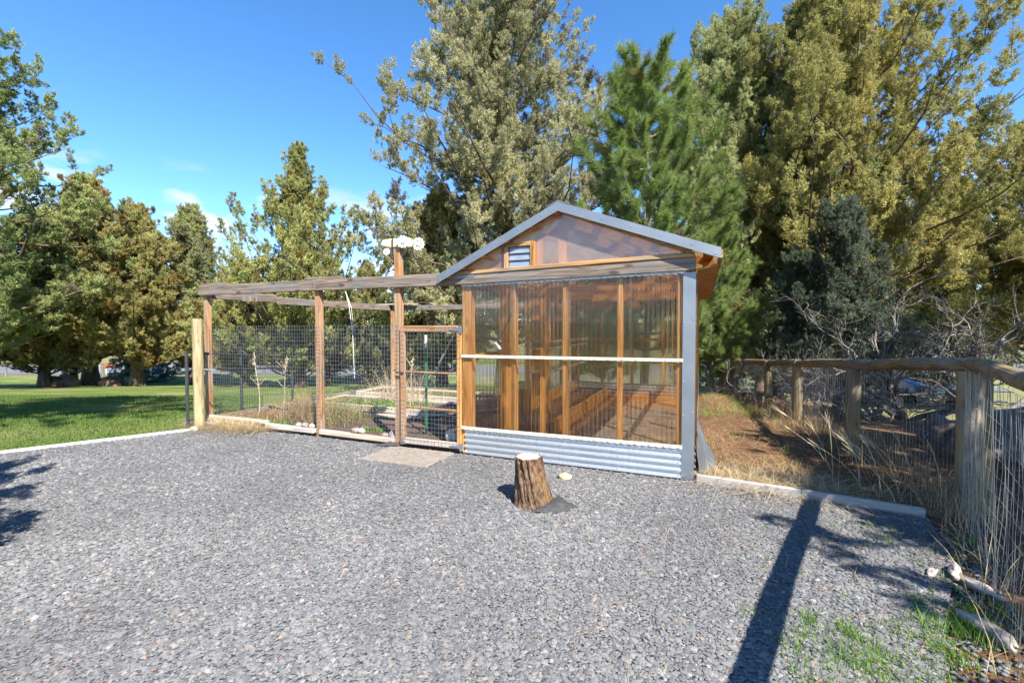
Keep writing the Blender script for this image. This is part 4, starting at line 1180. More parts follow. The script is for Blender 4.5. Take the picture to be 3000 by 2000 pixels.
LEAF_I = tint_mat('juniper_foliage', .75, .4)
_n, _l = LEAF_I.node_tree.nodes, LEAF_I.node_tree.links
_at = [q for q in _n if q.type == 'ATTRIBUTE'][0]
_ai = _n.new('ShaderNodeAttribute'); _ai.attribute_type = 'INSTANCER'; _ai.attribute_name = 'ctint'
_mul = mixc(_n, _l, 1.0, _at.outputs['Color'], _ai.outputs['Color'], 'MULTIPLY')
for q in _n:
    if q.type == 'BSDF_PRINCIPLED': _l.new(_mul, q.inputs['Base Color'])
    if q.type == 'BSDF_TRANSLUCENT': _l.new(_mul, q.inputs['Color'])
def clump_source(name, seed, n_tuft=17, n_leaf=44, ll=.115, lw=.042, flame=1.0):
    """one branchlet clump of unit length along +Z made of small tufts of scale leaves"""
    rng = np.random.default_rng(seed); V, C = [], []
    for i in range(n_tuft):
        t = rng.uniform(0, 1); a = rng.uniform(0, 6.283)
        rad = .36 * math.sin(math.pi * (.16 + .80 * t)) * (1 - .25 * t * flame) * math.sqrt(rng.uniform(.25, 1))
        c = np.array([rad * math.cos(a), rad * math.sin(a), t * .95])
        d = unit(np.array([math.cos(a) * .8, math.sin(a) * .8, .55 + .8 * t]) + rng.normal(0, .25, 3))
        p = c + d * rng.uniform(-.10, .13, (n_leaf, 1)) + rng.normal(0, .042, (n_leaf, 3))
        ld = unit(d * .8 + rng.normal(0, .6, (n_leaf, 3)))
        sd = unit(np.cross(ld, rng.normal(size=(n_leaf, 3))))
        L = ll * rng.uniform(.6, 1.25, (n_leaf, 1)); w = lw * rng.uniform(.7, 1.25, (n_leaf, 1))
        V.append(np.stack([p - sd * w * .5, p + sd * w * .5, p + ld * L], 1).reshape(-1, 3))
        C.append(np.repeat(rng.uniform(.8, 1.2) * rng.uniform(.8, 1.2, (n_leaf, 1)) * np.array([[1.0, 1.0, rng.uniform(.85, 1.1)]]), 3, 0))
    V = np.concatenate(V); C = np.concatenate(C)
    return bpy.data.objects.new(name, np_mesh(name, V, np.arange(len(V)).reshape(-1, 3), LEAF_I, C))
def crown_nodes(name, sources):
    g = bpy.data.node_groups.new(name, 'GeometryNodeTree')
    g.interface.new_socket('Geometry', in_out='INPUT', socket_type='NodeSocketGeometry'); g.interface.new_socket('Geometry', in_out='OUTPUT', socket_type='NodeSocketGeometry')
    N, K = g.nodes, g.links
    gi, go = N.new('NodeGroupInput'), N.new('NodeGroupOutput'); jn = N.new('GeometryNodeJoinGeometry')
    def attr(nm, ty):
        q = N.new('GeometryNodeInputNamedAttribute'); q.data_type = ty; q.inputs['Name'].default_value = nm; return q.outputs['Attribute']
    rot, scl, vi = attr('rot', 'FLOAT_VECTOR'), attr('scl', 'FLOAT'), attr('vi', 'INT')
    for k, so in enumerate(sources):
        cmp_ = N.new('FunctionNodeCompare'); cmp_.data_type = 'INT'; cmp_.operation = 'EQUAL'
        ia = [q for q in cmp_.inputs if q.type == 'INT']; K.new(vi, ia[0]); ia[1].default_value = k
        oi = N.new('GeometryNodeObjectInfo'); oi.inputs['Object'].default_value = so
        ip = N.new('GeometryNodeInstanceOnPoints')
        K.new(gi.outputs[0], ip.inputs['Points']); K.new(cmp_.outputs[0], ip.inputs['Selection']); K.new(oi.outputs['Geometry'], ip.inputs['Instance'])
        K.new(rot, ip.inputs['Rotation']); K.new(scl, ip.inputs['Scale']); K.new(ip.outputs[0], jn.inputs[0])
    K.new(jn.outputs[0], go.inputs[0])
    return g
CROWN_G = crown_nodes('crown_clumps', [clump_source('foliage_clump', 200 + i, 20, 46, .10, .038) for i in range(4)])
CROWN_F = crown_nodes('far_crown_clumps', [clump_source('coarse_foliage_clump', 300 + i, 18, 36, .125, .05) for i in range(4)])
def crown_points(P, Dv, scale, C, rng):
    me = bpy.data.meshes.new('crown')
    n = len(P); me.vertices.add(n); me.vertices.foreach_set('co', np.ascontiguousarray(P, dtype=np.float32).ravel())
    d = unit(Dv); e = np.stack([rng.uniform(-.15, .15, n), np.arccos(np.clip(d[:, 2], -1, 1)), np.arctan2(d[:, 1], d[:, 0])], -1).astype(np.float32)
    me.attributes.new('rot', 'FLOAT_VECTOR', 'POINT').data.foreach_set('vector', e.ravel())
    me.attributes.new('scl', 'FLOAT', 'POINT').data.foreach_set('value', np.asarray(scale, dtype=np.float32))
    me.attributes.new('vi', 'INT', 'POINT').data.foreach_set('value', rng.integers(0, 4, n).astype(np.int32))
    c4 = np.ones((n, 4), dtype=np.float32); c4[:, :3] = C
    me.attributes.new('ctint', 'FLOAT_COLOR', 'POINT').data.foreach_set('color', c4.ravel())
    return me
def make_tree(height, prof, seed, c_a, c_b, n_prim=70, steps=6, tufts=5, trunk_r=.25, base_h=None, tuft=.34, up=.55, leaf=(.10, .028), n_leaf=22, side=None, irregular=.35, lean=(0, 0), bark_frac=.9, spread=.42, droop=0.0, c_dead=None, lit_dead=.04):
    """returns ((V,F) wood, (V,F,C) leaves). prof: [(height fraction, radius m)]"""
    rng = np.random.default_rng(seed)
    hf = np.array([p[0] for p in prof]); rr = np.array([p[1] for p in prof])
    h0 = hf[0]
    paths = []
    k = 10; tt = np.linspace(0, 1, k)
    wob = np.cumsum(rng.normal(0, .05, (k, 2)), 0) * (height / 12)
    TP = np.stack([wob[:, 0] * tt + lean[0] * tt, wob[:, 1] * tt + lean[1] * tt, tt * height * .96 - .3 * (1 - tt)], -1)
    TR = trunk_r * (1 - tt) ** .8 + .012 + trunk_r * .5 * np.exp(-tt * 22)
    paths.append((TP, TR))
    LP, LDv, LS = [], [], []
    for i in range(n_prim):
        f = h0 + (1 - h0) * ((i + rng.uniform(0, 1)) / n_prim) ** .95
        f = min(f, .995)
        rad = np.interp(f, hf, rr) * np.clip(rng.normal(1, irregular), .5, 1.22)
        az = i * 2.399 + rng.uniform(-.5, .5)
        if side is not None: rad *= 1 + side[0] * math.cos(az - side[1])
        if rad < .12: rad = .12
        b = np.array([np.interp(f * .97, tt, TP[:, c]) for c in range(3)])
        rise = rad * (up * rng.uniform(.4, 1.5) + .7 * max(0, f - .5)) - droop * rad
        m = 7; t = np.linspace(0, 1, m)
        dirv = np.array([math.cos(az), math.sin(az), 0]); perp = np.array([-math.sin(az), math.cos(az), 0])
        bend = rng.normal(0, .16) * rad
        start_drop = min(rise * .5, b[2] * .4) if rise > 0 else 0
        PP = b - np.array([0, 0, start_drop]) + dirv * (rad * t)[:, None] + perp * (bend * np.sin(t * 2.5))[:, None] + np.array([0, 0, 1.]) * (rise * t ** 1.5)[:, None] + np.cumsum(rng.normal(0, .03 * rad, (m, 3)), 0) * t[:, None]
        r0 = max(.010, trunk_r * .24 * min(1, rad / (rr.max() + .01)) * (1 - .6 * f))
        paths.append((PP, r0 * (1 - t) ** .7 + .006))
        for j in range(steps):
            s = .12 + .88 * (j + rng.uniform(0, 1)) / steps
            q = np.array([np.interp(s, t, PP[:, c]) for c in range(3)])
            q2 = np.array([np.interp(min(1, s + .1), t, PP[:, c]) for c in range(3)]); ld = unit(q2 - q + 1e-6)
            sd = unit(ld * rng.uniform(.2, .9) + rng.normal(0, .6, 3) + np.array([0, 0, up * 1.1 - droop]))
            sl = (.16 + .24 * rng.uniform()) * max(.8, rad) * (1.15 - .6 * s) + tuft * .4
            e = q + sd * sl
            if rng.uniform() < .55 or j == steps - 1: paths.append((np.stack([q, (q + e) / 2 + rng.normal(0, .03, 3), e]), np.array([.014, .010, .005])))
            for w, sc_ in ((1.0, 1.0), (.5, .72), (.0, .55))[:tufts]:
                p = q + sd * sl * w + rng.normal(0, .05, 3)
                LP.append(p); LDv.append(unit(sd * .5 + np.array([0, 0, .8 * up / .55 - droop]) + rng.normal(0, .3, 3))); LS.append(sc_ * rng.uniform(.75, 1.45) * (1.15 - .25 * s) * (1.08 - .42 * f))
        # plume at the tip
        for u in range(1):
            LP.append(PP[-1] + rng.normal(0, .1 * tuft / .34, 3)); LDv.append(unit(PP[-1] - PP[-2] + np.array([0, 0, .5 * rad * up])) + rng.normal(0, .2, 3)); LS.append(rng.uniform(.8, 1.3) * (1.05 - .45 * f))
    for u in range(9):
        f = 1 - .16 * rng.uniform() ** 1.5
        LP.append(np.array([np.interp(f * .99, tt, TP[:, c]) for c in range(3)]) + rng.normal(0, .10, 3)); LDv.append(np.array([0, 0, 1.]) + rng.normal(0, .2, 3)); LS.append(rng.uniform(.5, .75))
    LP, LDv, LS = np.array(LP), np.array(LDv), np.array(LS)
    # colour drifts over the crown and from tuft to tuft
    nz = np.array([mnoise.noise(Vector(p) * .55 + Vector((seed, 0, 0))) for p in LP])
    t = np.clip(.5 + nz * .9 + rng.normal(0, .18, len(LP)), 0, 1)[:, None]
    C = 2.0 * (np.array(c_a) * (1 - t) + np.array(c_b) * t) * rng.uniform(.82, 1.18, (len(LP), 1))
    if c_dead is not None:
        dd = rng.uniform(0, 1, len(LP)) < lit_dead; C[dd] = np.array(c_dead) * rng.uniform(.8, 1.2, (dd.sum(), 1))
    return tube_np(paths, 5), crown_points(LP, LDv, LS * tuft * 1.5, C, rng)

TREES = {}
def tree_from(key, wood_, leaves, bark=BARK, far=False, ng=None):
    pts = isinstance(leaves, bpy.types.Mesh)
    cr = leaves if pts else np_mesh('crown_' + key, leaves[0], leaves[1], LEAF, leaves[2])
    TREES[key] = (np_mesh('trunk_' + key, wood_[0], wood_[1], bark, smooth=True), cr, (ng or (CROWN_F if far else CROWN_G)) if pts else None)
def put_tree(key, name, L_, D_, label, scale=1.0, rz=0.0, group=None, cat='tree', sink=.1, sz=None, xy=None):
    x_, y_ = LD(L_, D_) if xy is None else xy
    e = empty(name, (x_, y_, tz(x_, y_) - sink), label, cat, group, rz)
    e.scale = (scale, scale, scale * (sz or 1))
    tr, cr, ng = TREES[key]
    link(bpy.data.objects.new('trunk', tr), e)
    o = link(bpy.data.objects.new('crown', cr), e)
    if ng is not None:
        o.modifiers.new('foliage', 'NODES').node_group = ng
        o['kind'] = 'stuff'
    return e
OLIVE, OLIVE2 = (.115, .125, .05), (.185, .185, .085)
GOLD, GOLD2 = (.15, .145, .05), (.21, .185, .065)
GREY, GREY2 = (.165, .16, .085), (.235, .22, .125)
GREEN, GREEN2 = (.085, .12, .04), (.15, .18, .065)
ORNG = (.26, .17, .05)
def UL(u, D): return (u - 1500) / 1333 * D       # lateral metres of a column of the photo at depth D

# tall open grey-olive juniper behind the greenhouse
tree_from('tall', *make_tree(18.8, [(.16, 3.2), (.24, 4.3), (.40, 4.5), (.55, 3.7), (.70, 2.7), (.85, 1.9), (1, .3)], 3, GREY, GREY2, n_prim=150, steps=8, tufts=3, trunk_r=.30, tuft=.40, up=.42, n_leaf=130, leaf=(.11, .030), irregular=.30, c_dead=(.20, .17, .12)))
# dense juniper
tree_from('dense', *make_tree(13.6, [(.10, 2.2), (.22, 3.0), (.45, 2.9), (.65, 2.5), (.85, 1.7), (1, .3)], 5, (.15, .16, .07), (.23, .235, .11), n_prim=130, steps=8, tufts=3, trunk_r=.28, tuft=.38, up=.8, n_leaf=125, leaf=(.11, .032), irregular=.18))
# spreading golden juniper
tree_from('golden', *make_tree(13.8, [(.24, 2.2), (.34, 3.5), (.55, 3.4), (.75, 2.6), (.9, 1.5), (1, .3)], 8, GOLD, GOLD2, n_prim=125, steps=8, tufts=3, trunk_r=.30, tuft=.46, up=.75, n_leaf=130, leaf=(.12, .034), side=(.32, 0.1), irregular=.28))
# conical spiky juniper
tree_from('spire', *make_tree(13.2, [(.08, 3.2), (.20, 4.2), (.38, 4.0), (.55, 2.5), (.7, 1.6), (.85, .75), (1, .05)], 12, (.14, .145, .05), (.225, .22, .085), n_prim=115, steps=6, tufts=3, trunk_r=.26, tuft=.40, up=1.0, n_leaf=115, leaf=(.13, .036), irregular=.42, c_dead=ORNG), far=True)
# three mid-distance junipers, reused
tree_from('broad', *make_tree(10.6, [(.16, 2.6), (.28, 3.3), (.5, 2.8), (.75, 1.7), (1, .2)], 21, (.165, .15, .055), (.23, .20, .08), n_prim=105, steps=7, tufts=3, trunk_r=.34, tuft=.46, up=.6, n_leaf=100, leaf=(.15, .045), irregular=.3, c_dead=ORNG, lit_dead=.1), far=True)
tree_from('airy', *make_tree(11.5, [(.14, 2.0), (.3, 2.7), (.55, 2.3), (.8, 1.3), (1, .15)], 24, (.15, .155, .075), (.225, .225, .11), n_prim=90, steps=6, tufts=3, trunk_r=.24, tuft=.46, up=.75, n_leaf=90, leaf=(.15, .042), irregular=.32), far=True)
# large left edge tree
tree_from('edge', *make_tree(15.0, [(.16, 3.6), (.3, 4.6), (.5, 3.9), (.7, 2.6), (.88, 1.7), (1, .3)], 31, (.105, .13, .045), (.19, .20, .08), n_prim=110, steps=6, tufts=3, trunk_r=.36, tuft=.42, up=.5, n_leaf=110, leaf=(.13, .036), irregular=.38, c_dead=(.2, .17, .1)), far=True)

put_tree('tall', 'juniper_tree', UL(1478, 17), 17.0, 'very tall grey olive juniper rising behind the greenhouse peak')
put_tree('broad', 'juniper_tree', UL(1296, 18.5), 18.5, 'rounded juniper with thick dark trunk seen through the gate', .78, 1.2)
put_tree('dense', 'juniper_tree', UL(2135, 16), 16.0, 'tall dense green juniper right of the pine')
put_tree('golden', 'juniper_tree', UL(2420, 14.5), 14.5, 'wide spreading golden juniper above the right fence', 1.0, .0)
put_tree('spire', 'juniper_tree', UL(877, 24), 24.0, 'pointed spire shaped juniper behind the middle of the enclosure', 1.0, .6)
put_tree('broad', 'juniper_tree', UL(720, 27), 27.0, 'low rounded juniper to the left below the spire shaped one', .72, 2.6)
put_tree('airy', 'juniper_tree', UL(560, 29), 29.0, 'airy grey green juniper above the left end of the enclosure', 1.0, .9)
put_tree('broad', 'juniper_tree', UL(400, 26), 26.0, 'pointed brownish juniper, rightmost of the group on the lawn', 1.0, .4)
put_tree('broad', 'juniper_tree', UL(262, 27), 27.0, 'tall brown green juniper in the middle of the lawn group', 1.18, 3.9)
put_tree('airy', 'juniper_tree', UL(212, 28.5), 28.5, 'slender trunked juniper half hidden in the lawn group', .85, 2.2)
put_tree('edge', 'juniper_tree', UL(-130, 20), 20.0, 'big green juniper at the left edge with long bare branches', 1.15, 1.1)
put_tree('broad', 'juniper_tree', UL(125, 25), 25.0, 'low juniper with the thickest trunk, left in the lawn group', .82, 5.1)
put_tree('airy', 'juniper_tree', UL(1085, 31), 31.0, 'small olive juniper far behind the tall gate post', .74, 4.0)
put_tree('broad', 'juniper_tree', UL(960, 33), 33.0, 'low golden juniper far behind the right half of the enclosure', .62, 4.6)
put_tree('golden', 'juniper_tree', UL(3080, 15.5), 15.5, 'olive juniper cut off by the right edge of the picture', .78, 2.4)
put_tree('dense', 'juniper_tree', UL(2230, 21), 21.0, 'dense juniper standing farther back between two larger junipers', .72, 2.0)
put_tree('airy', 'juniper_tree', UL(1690, 26), 26.0, 'grey green juniper mostly hidden behind the greenhouse roof', .8, 1.0)
put_tree('dense', 'juniper_tree', UL(2790, 20), 20.0, 'dark dense juniper behind the golden one at right', .74, 4.4)
put_tree('airy', 'juniper_tree', UL(2620, 24), 24.0, 'thin juniper far behind the right log fence', .75, 5.5)

# trees beside and behind the camera whose shade falls into the picture
tree_from('shade', *make_tree(9.6, [(.26, 2.2), (.4, 3.3), (.65, 3.0), (.9, 1.4), (1, .3)], 41, GREEN, GREEN2, n_prim=62, steps=5, tufts=2, trunk_r=.24, tuft=.42, up=.5, n_leaf=66, leaf=(.16, .05), irregular=.3), far=True)
put_tree('shade', 'juniper_tree', 0, 0, 'small juniper right beside the gravel whose shade covers the gravel edge', .55, 2.6, xy=(4.85, -2.55))
put_tree('shade', 'juniper_tree', 0, 0, 'small juniper beyond the right fence shading the dirt path', .60, 1.7, xy=(5.5, -.7))
put_tree('shade', 'juniper_tree', 0, 0, 'juniper beyond the right fence shading the log rails', .70, 3.6, xy=(6.7, 2.0))
tree_from('high', *make_tree(14.5, [(.52, 1.6), (.62, 2.8), (.8, 2.4), (1, .3)], 43, GREEN, GREEN2, n_prim=60, steps=5, tufts=2, trunk_r=.26, tuft=.45, up=.4, n_leaf=55, leaf=(.18, .06), irregular=.3), far=True)
put_tree('high', 'juniper_tree', 0, 0, 'tall bare stemmed juniper left of the gravel whose shade falls on the lawn', 1.0, 2.0, xy=(-5.9, -5.0))
# pine with long needles close behind the greenhouse
def make_pine(height, seed):
    rng = np.random.default_rng(seed); paths = []
    tt = np.linspace(0, 1, 10); TP = np.stack([.10 * np.sin(tt * 4), .08 * np.sin(tt * 3 + 1), tt * height], -1)
    paths.append((TP, .085 * (1 - tt) ** .8 + .012))
    LP, LDv, LS = [], [], []
    whorl = np.linspace(.16, .965, 17)
    for wi, f in enumerate(whorl):
        nb = 6
        for b_ in range(nb):
            az = b_ * 2 * math.pi / nb + wi * .7 + rng.uniform(-.35, .35)
            rad = np.interp(f, [0, .25, .5, .75, .92, 1], [1.3, 1.55, 1.45, 1.15, .7, .3]) * rng.uniform(.65, 1.2)
            base = np.array([np.interp(f, tt, TP[:, c]) for c in range(3)])
            t = np.linspace(0, 1, 6); d = np.array([math.cos(az), math.sin(az), 0])
            rise = rad * (.35 + .5 * f)
            P = base + d * (rad * t)[:, None] + np.array([0, 0, 1.]) * (rise * t ** 1.8)[:, None] + rng.normal(0, .03, (6, 3)) * t[:, None]
            paths.append((P, .020 * (1 - t) + .006))
            for s in np.arange(.30, 1.01, .115):
                q = np.array([np.interp(s, t, P[:, c]) for c in range(3)])
                for z_ in range(2 if s < .98 else 3):
                    sd = unit(d * .6 + rng.normal(0, .55, 3) + np.array([0, 0, .75]))
                    sl = rng.uniform(.14, .36) * (1.1 - .4 * f)
                    paths.append((np.stack([q, q + sd * sl]), np.array([.008, .006])))
                    for g in (.55, 1.0):
                        LP.append(q + sd * sl * g); LDv.append(sd + np.array([0, 0, .25])); LS.append(rng.uniform(.8, 1.15))
    for g in range(10):
        LP.append(TP[-1] + np.array([0, 0, -.09 * g]) + rng.normal(0, .03, 3)); LDv.append(np.array([0, 0, 1.]) + rng.normal(0, .3, 3)); LS.append(1.0)
    LP, LDv, LS = np.array(LP), np.array(LDv), np.array(LS)
    C = colors(len(LP), (.17, .24, .055), (.27, .34, .10), .15)
    C[rng.uniform(0, 1, len(LP)) < .03] = (.25, .15, .06)
    return tube_np(paths, 7), crown_points(LP, LDv, LS, C, rng)
def needle_tuft(name, seed, n=95):
    rng = np.random.default_rng(seed)
    a = rng.uniform(0, 6.283, n); el = rng.uniform(.1, 1.4, n)
    d = np.stack([np.cos(a) * np.cos(el), np.sin(a) * np.cos(el), np.sin(el)], -1)
    c = np.stack([np.zeros(n), np.zeros(n), rng.uniform(-.16, .02, n)], -1)
    sd = unit(np.cross(d, rng.normal(size=(n, 3)))) * .0036
    tip = c + d * rng.uniform(.12, .19, (n, 1)); tip[:, 2] -= .02
    V = np.stack([c - sd, c + sd, tip], 1).reshape(-1, 3)
    return bpy.data.objects.new(name, np_mesh(name, V, np.arange(len(V)).reshape(-1, 3), LEAF_I, np.repeat(rng.uniform(.75, 1.25, (n, 1)) * np.ones((1, 3)), 3, 0)))
CROWN_P = crown_nodes('pine_needle_tufts', [needle_tuft('needle_tuft', 400 + i) for i in range(4)])
tree_from('pine', *make_pine(6.75, 51), bark=BARK_P, ng=CROWN_P)
put_tree('pine', 'pine_tree', UL(1888, 9.6), 9.6, 'bright green long needled pine just behind the greenhouse roof', 1.0, .4)
put_tree('pine', 'pine_tree', UL(1790, 13), 13.0, 'small pine peeking over the right roof slope', .62, 2.0)
put_tree('pine', 'pine_tree', UL(2090, 11.8), 11.8, 'low pine shaded beside the greenhouse eave', .66, 3.3)

# blue spruces
tree_from('spruce', *make_tree(5.0, [(.04, 1.75), (.2, 1.6), (.5, 1.0), (.8, .45), (1, .05)], 61, (.07, .11, .085), (.15, .19, .16), n_prim=60, steps=5, tufts=2, trunk_r=.10, tuft=.28, up=.12, n_leaf=70, leaf=(.10, .03), irregular=.15, droop=.15), far=True)
put_tree('spruce', 'spruce_tree', UL(1212, 33), 33.0, 'young blue spruce seen through the gate', .95, 0)
put_tree('spruce', 'spruce_tree', UL(1130, 35), 35.0, 'young blue spruce left of the tall gate post, by the road', .85, 1)
put_tree('spruce', 'spruce_tree', UL(420, 33), 33.0, 'dark spruce with drooping boughs behind the lawn group', 1.15, 2)
put_tree('spruce', 'spruce_tree', UL(2075, 27), 27.0, 'dark blue spruce below the pine by the road', 1.1, 3)
put_tree('spruce', 'spruce_tree', UL(2290, 29), 29.0, 'blue spruce between the log fence posts', 1.0, 4)

# blue-grey juniper, shade darkened into its leaf colour, and the twiggy shrub behind the fence
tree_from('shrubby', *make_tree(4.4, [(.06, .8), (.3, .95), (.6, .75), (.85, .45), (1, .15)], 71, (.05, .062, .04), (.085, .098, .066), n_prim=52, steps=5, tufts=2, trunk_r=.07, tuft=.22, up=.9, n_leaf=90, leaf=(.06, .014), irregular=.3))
put_tree('shrubby', 'juniper_bush', 0, 0, 'unseen young juniper added left of the gravel to cast branch shadows', .85, 1.0, cat='bush', xy=(-4.15, -4.55))  # out-of-view bush added only for the branch shadows on the gravel
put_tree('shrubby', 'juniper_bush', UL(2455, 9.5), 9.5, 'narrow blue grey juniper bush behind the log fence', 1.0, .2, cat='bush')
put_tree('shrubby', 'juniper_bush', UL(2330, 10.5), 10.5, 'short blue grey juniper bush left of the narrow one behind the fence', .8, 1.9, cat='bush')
def twig_tree(seed, height, spread_, depth=5, leafy=0):
    rng = np.random.default_rng(seed); paths, tips = [], []
    def grow(p, d, ln, r, lv):
        k = 4; P = [p]; dd = d
        for i in range(k):
            dd = unit(dd + rng.normal(0, .22, 3) + np.array([0, 0, .04])); P.append(P[-1] + dd * ln / k)
        P = np.array(P); paths.append((P, np.linspace(r, r * .62, k + 1)))
        if lv == 0:
            tips.append(P[-1]); return
        for c in range(3 if lv > 1 else 4):
            s = rng.integers(2, k + 1); nd = unit(dd + rng.normal(0, .62, 3) * np.array([1, 1, .8]))
            grow(P[s], nd, ln * rng.uniform(.55, .8), r * .55, lv - 1)
    for i in range(4):
        a = rng.uniform(0, 6.283); grow(np.array([0, 0, 0.]), unit(np.array([math.cos(a) * spread_, math.sin(a) * spread_, .9])), height * .42, .075, depth)
    return tube_np(paths, 4), np.array(tips)
(wv_, wf_), tips = twig_tree(81, 3.3, .9, 5)
rng_ = np.random.default_rng(5)
sel = tips[rng_.uniform(0, 1, len(tips)) < .25]
lv = place_sprays([spray(10, .12, .06, .05, .012, rng_) for _ in range(3)], sel, np.tile([0, 0, 1.], (len(sel), 1)) + rng_.normal(0, .4, (len(sel), 3)), np.full(len(sel), 1.0), colors(len(sel), (.06, .09, .035), (.11, .13, .05)), rng_)
tree_from('twiggy', (wv_, wf_), lv, bark=BARK_G)
put_tree('twiggy', 'twiggy_shrub', UL(2660, 8.6), 8.6, 'bare tangled grey twiggy shrub behind the corner of the fence', 1.0, 0, cat='shrub')
put_tree('twiggy', 'twiggy_shrub', UL(2570, 8.4), 8.4, 'bare grey twiggy shrub right behind the second log post', .72, 4.1, cat='shrub')
put_tree('twiggy', 'twiggy_shrub', UL(2850, 9.8), 9.8, 'dark twiggy shrub behind the near fence rail at right', .95, 2.3, cat='shrub')

# ------------------------------------------------------------------ weeds, straw and litter
def patch_pts(n, cx, cy2, sx, sy2):
    return RNG.normal(cx, sx, n), RNG.normal(cy2, sy2, n)
def add_blades(name, x, y, h, w, lean, ca, cb, mat, parent=None, segs=2, dz=-.01, droop=.5, label=None, cat=None, kind='stuff', zz=None):
    m = len(x); P = np.stack([x, y, (terrain(x, y) if zz is None else np.full(m, zz)) + dz], -1)
    V, F, C = blades(P, np.asarray(h) * np.ones(m), np.asarray(w) * np.ones(m), lean, colors(m, ca, cb), segs, droop)
    return tag(np_obj(name, V, F, mat, parent, C), label, cat, kind=kind)
STRAW, STRAW2 = (.36, .26, .13), (.58, .46, .27)
GRN, GRN2 = (.09, .20, .02), (.20, .32, .05)
# litter of pine needles and straw on the brown dirt right of the greenhouse
n = 15000
x = RNG.uniform(.1, 2.1, n); y = RNG.uniform(-.15, 7.0, n) ** 1.0
k = (RNG.uniform(0, 1, n) < np.clip(.35 + .5 * np.sin(x * 2.1 + y * 1.3) + .4 * np.sin(x * 5 - y * 3.1), .08, 1))
x, y = x[k], y[k]
add_blades('dry_needles', x, y, RNG.uniform(.05, .16, len(x)), .0035, 3.2, (.30, .17, .08), (.52, .38, .20), DRY, ground, 2, -.02, .32)
# straw heap at the front of the dirt and along the enclosure
x, y = patch_pts(1500, .62, .12, .36, .12); k = (y > -.0 - .1 * x) & (x > .06); x, y = x[k], y[k]
add_blades('dry_straw', x, y, RNG.uniform(.08, .26, len(x)), .0045, 2.4, STRAW, (.66, .55, .36), DRY, ground, 3, -.02, .38)
x = RNG.uniform(-6.8, -5.55, 3600); y = -.09 + RNG.normal(0, .09, 3600) - .06 * np.sin((x + 6.8) * 2.5); k = y < -.055
add_blades('dry_straw', x[k], y[k], RNG.uniform(.08, .24, k.sum()), .005, 2.0, STRAW, (.66, .54, .33), DRY, ground, 3, 0, .4)
# tall dry grass along the log fence
xs, ys = [], []
for i in range(len(FP) - 1):
    a, b = np.array(FP[i]), np.array(FP[i + 1]); m = 230
    t = RNG.uniform(0, 1, m)[:, None]; q = a + (b - a) * t + RNG.normal(0, .17, (m, 2)) + np.array([-.12, 0]); xs.append(q[:, 0]); ys.append(q[:, 1])
x, y = np.concatenate(xs), np.concatenate(ys)
add_blades('tall_dry_grass', x, y, RNG.uniform(.12, .50, len(x)), .006, .45, (.17, .12, .065), (.32, .24, .14), DRY, ground, 3, -.03, .6)
x, y = np.concatenate([RNG.normal(0, .1, 170), RNG.normal(1.95, .12, 300)]), np.concatenate([RNG.uniform(-2.6, .1, 170), RNG.uniform(-.3, .7, 300)])
x[:170] += 1.95 + .29 * y[:170]
add_blades('tall_dry_grass', x, y, RNG.uniform(.10, .42, len(x)), .005, .5, (.30, .22, .12), (.56, .45, .28), DRY, ground, 3, -.03, .6)
# long bent seed stalks by the fence
m = MB()
for i in range(22):
    bx, by = random.uniform(1.25, 2.0), random.uniform(-.12, 1.4); h = random.uniform(.45, .85); ax_ = random.uniform(-1.0, .1); ay = random.uniform(-.4, .3)
    pts = [Vector((bx + ax_ * h * t ** 1.5 * .8, by + ay * h * t, -.03 + h * (t - .25 * t * t))) for t in (0, .25, .5, .75, 1)]
    m.tube(pts, [.0028, .0026, .0022, .0018, .001], 4)
    for q in range(3): m.tube([pts[3], pts[4] + Vector((random.uniform(-.05, .05), random.uniform(-.05, .05), random.uniform(0, .06)))], [.0016, .0008], 3)
STK = plain('straw_stalk', (.50, .40, .25), .7)
o = m.obj('seed_stalks', STK, ground); tag(o, kind='stuff')
# green grass tufts in the gravel at lower right and spring grass near the fence
def tufts(name, cs, mat=BLADE, ca=GRN, cb=GRN2, parent=None):
    X, Y, Hh = [], [], []
    for cx, cy2, s, n, h in cs:
        a, b = patch_pts(n, cx, cy2, s, s); X.append(a); Y.append(b); Hh.append(RNG.uniform(.4, 1.1, n) * h)
    x, y = np.concatenate(X), np.concatenate(Y)
    return add_blades(name, x, y, np.concatenate(Hh), .0042, .55, ca, cb, mat, parent or ground, 2, .0, .5)
cl = []
for _ in range(95):
    t = random.random(); cx = .50 + t * .85 + random.gauss(0, .10); cy2 = -2.42 + t * .75 + random.gauss(0, .14)
    cl.append((cx, cy2, .035, random.randint(14, 46), random.uniform(.04, .09)))
for _ in range(26):
    cl.append((random.uniform(1.2, 1.75), random.uniform(-1.9, -.5), .025, random.randint(8, 22), random.uniform(.04, .08)))
for _ in range(44):
    cl.append((random.uniform(-.2, 1.55), random.uniform(-1.9, -.35), .012, random.randint(3, 9), random.uniform(.03, .07)))
for _ in range(26):
    cl.append((random.uniform(-4.5, -.3), random.uniform(-2.6, -.4), .01, random.randint(2, 6), random.uniform(.02, .05)))
for _ in range(30):
    cl.append((random.uniform(.1, 1.6), random.uniform(.0, 3.5), .04, random.randint(6, 20), random.uniform(.04, .10)))
for _ in range(60):
    cl.append((random.uniform(.1, 1.3), random.uniform(3.4, 6.5), .12, random.randint(20, 50), random.uniform(.05, .14)))
tufts('grass_tufts', cl)
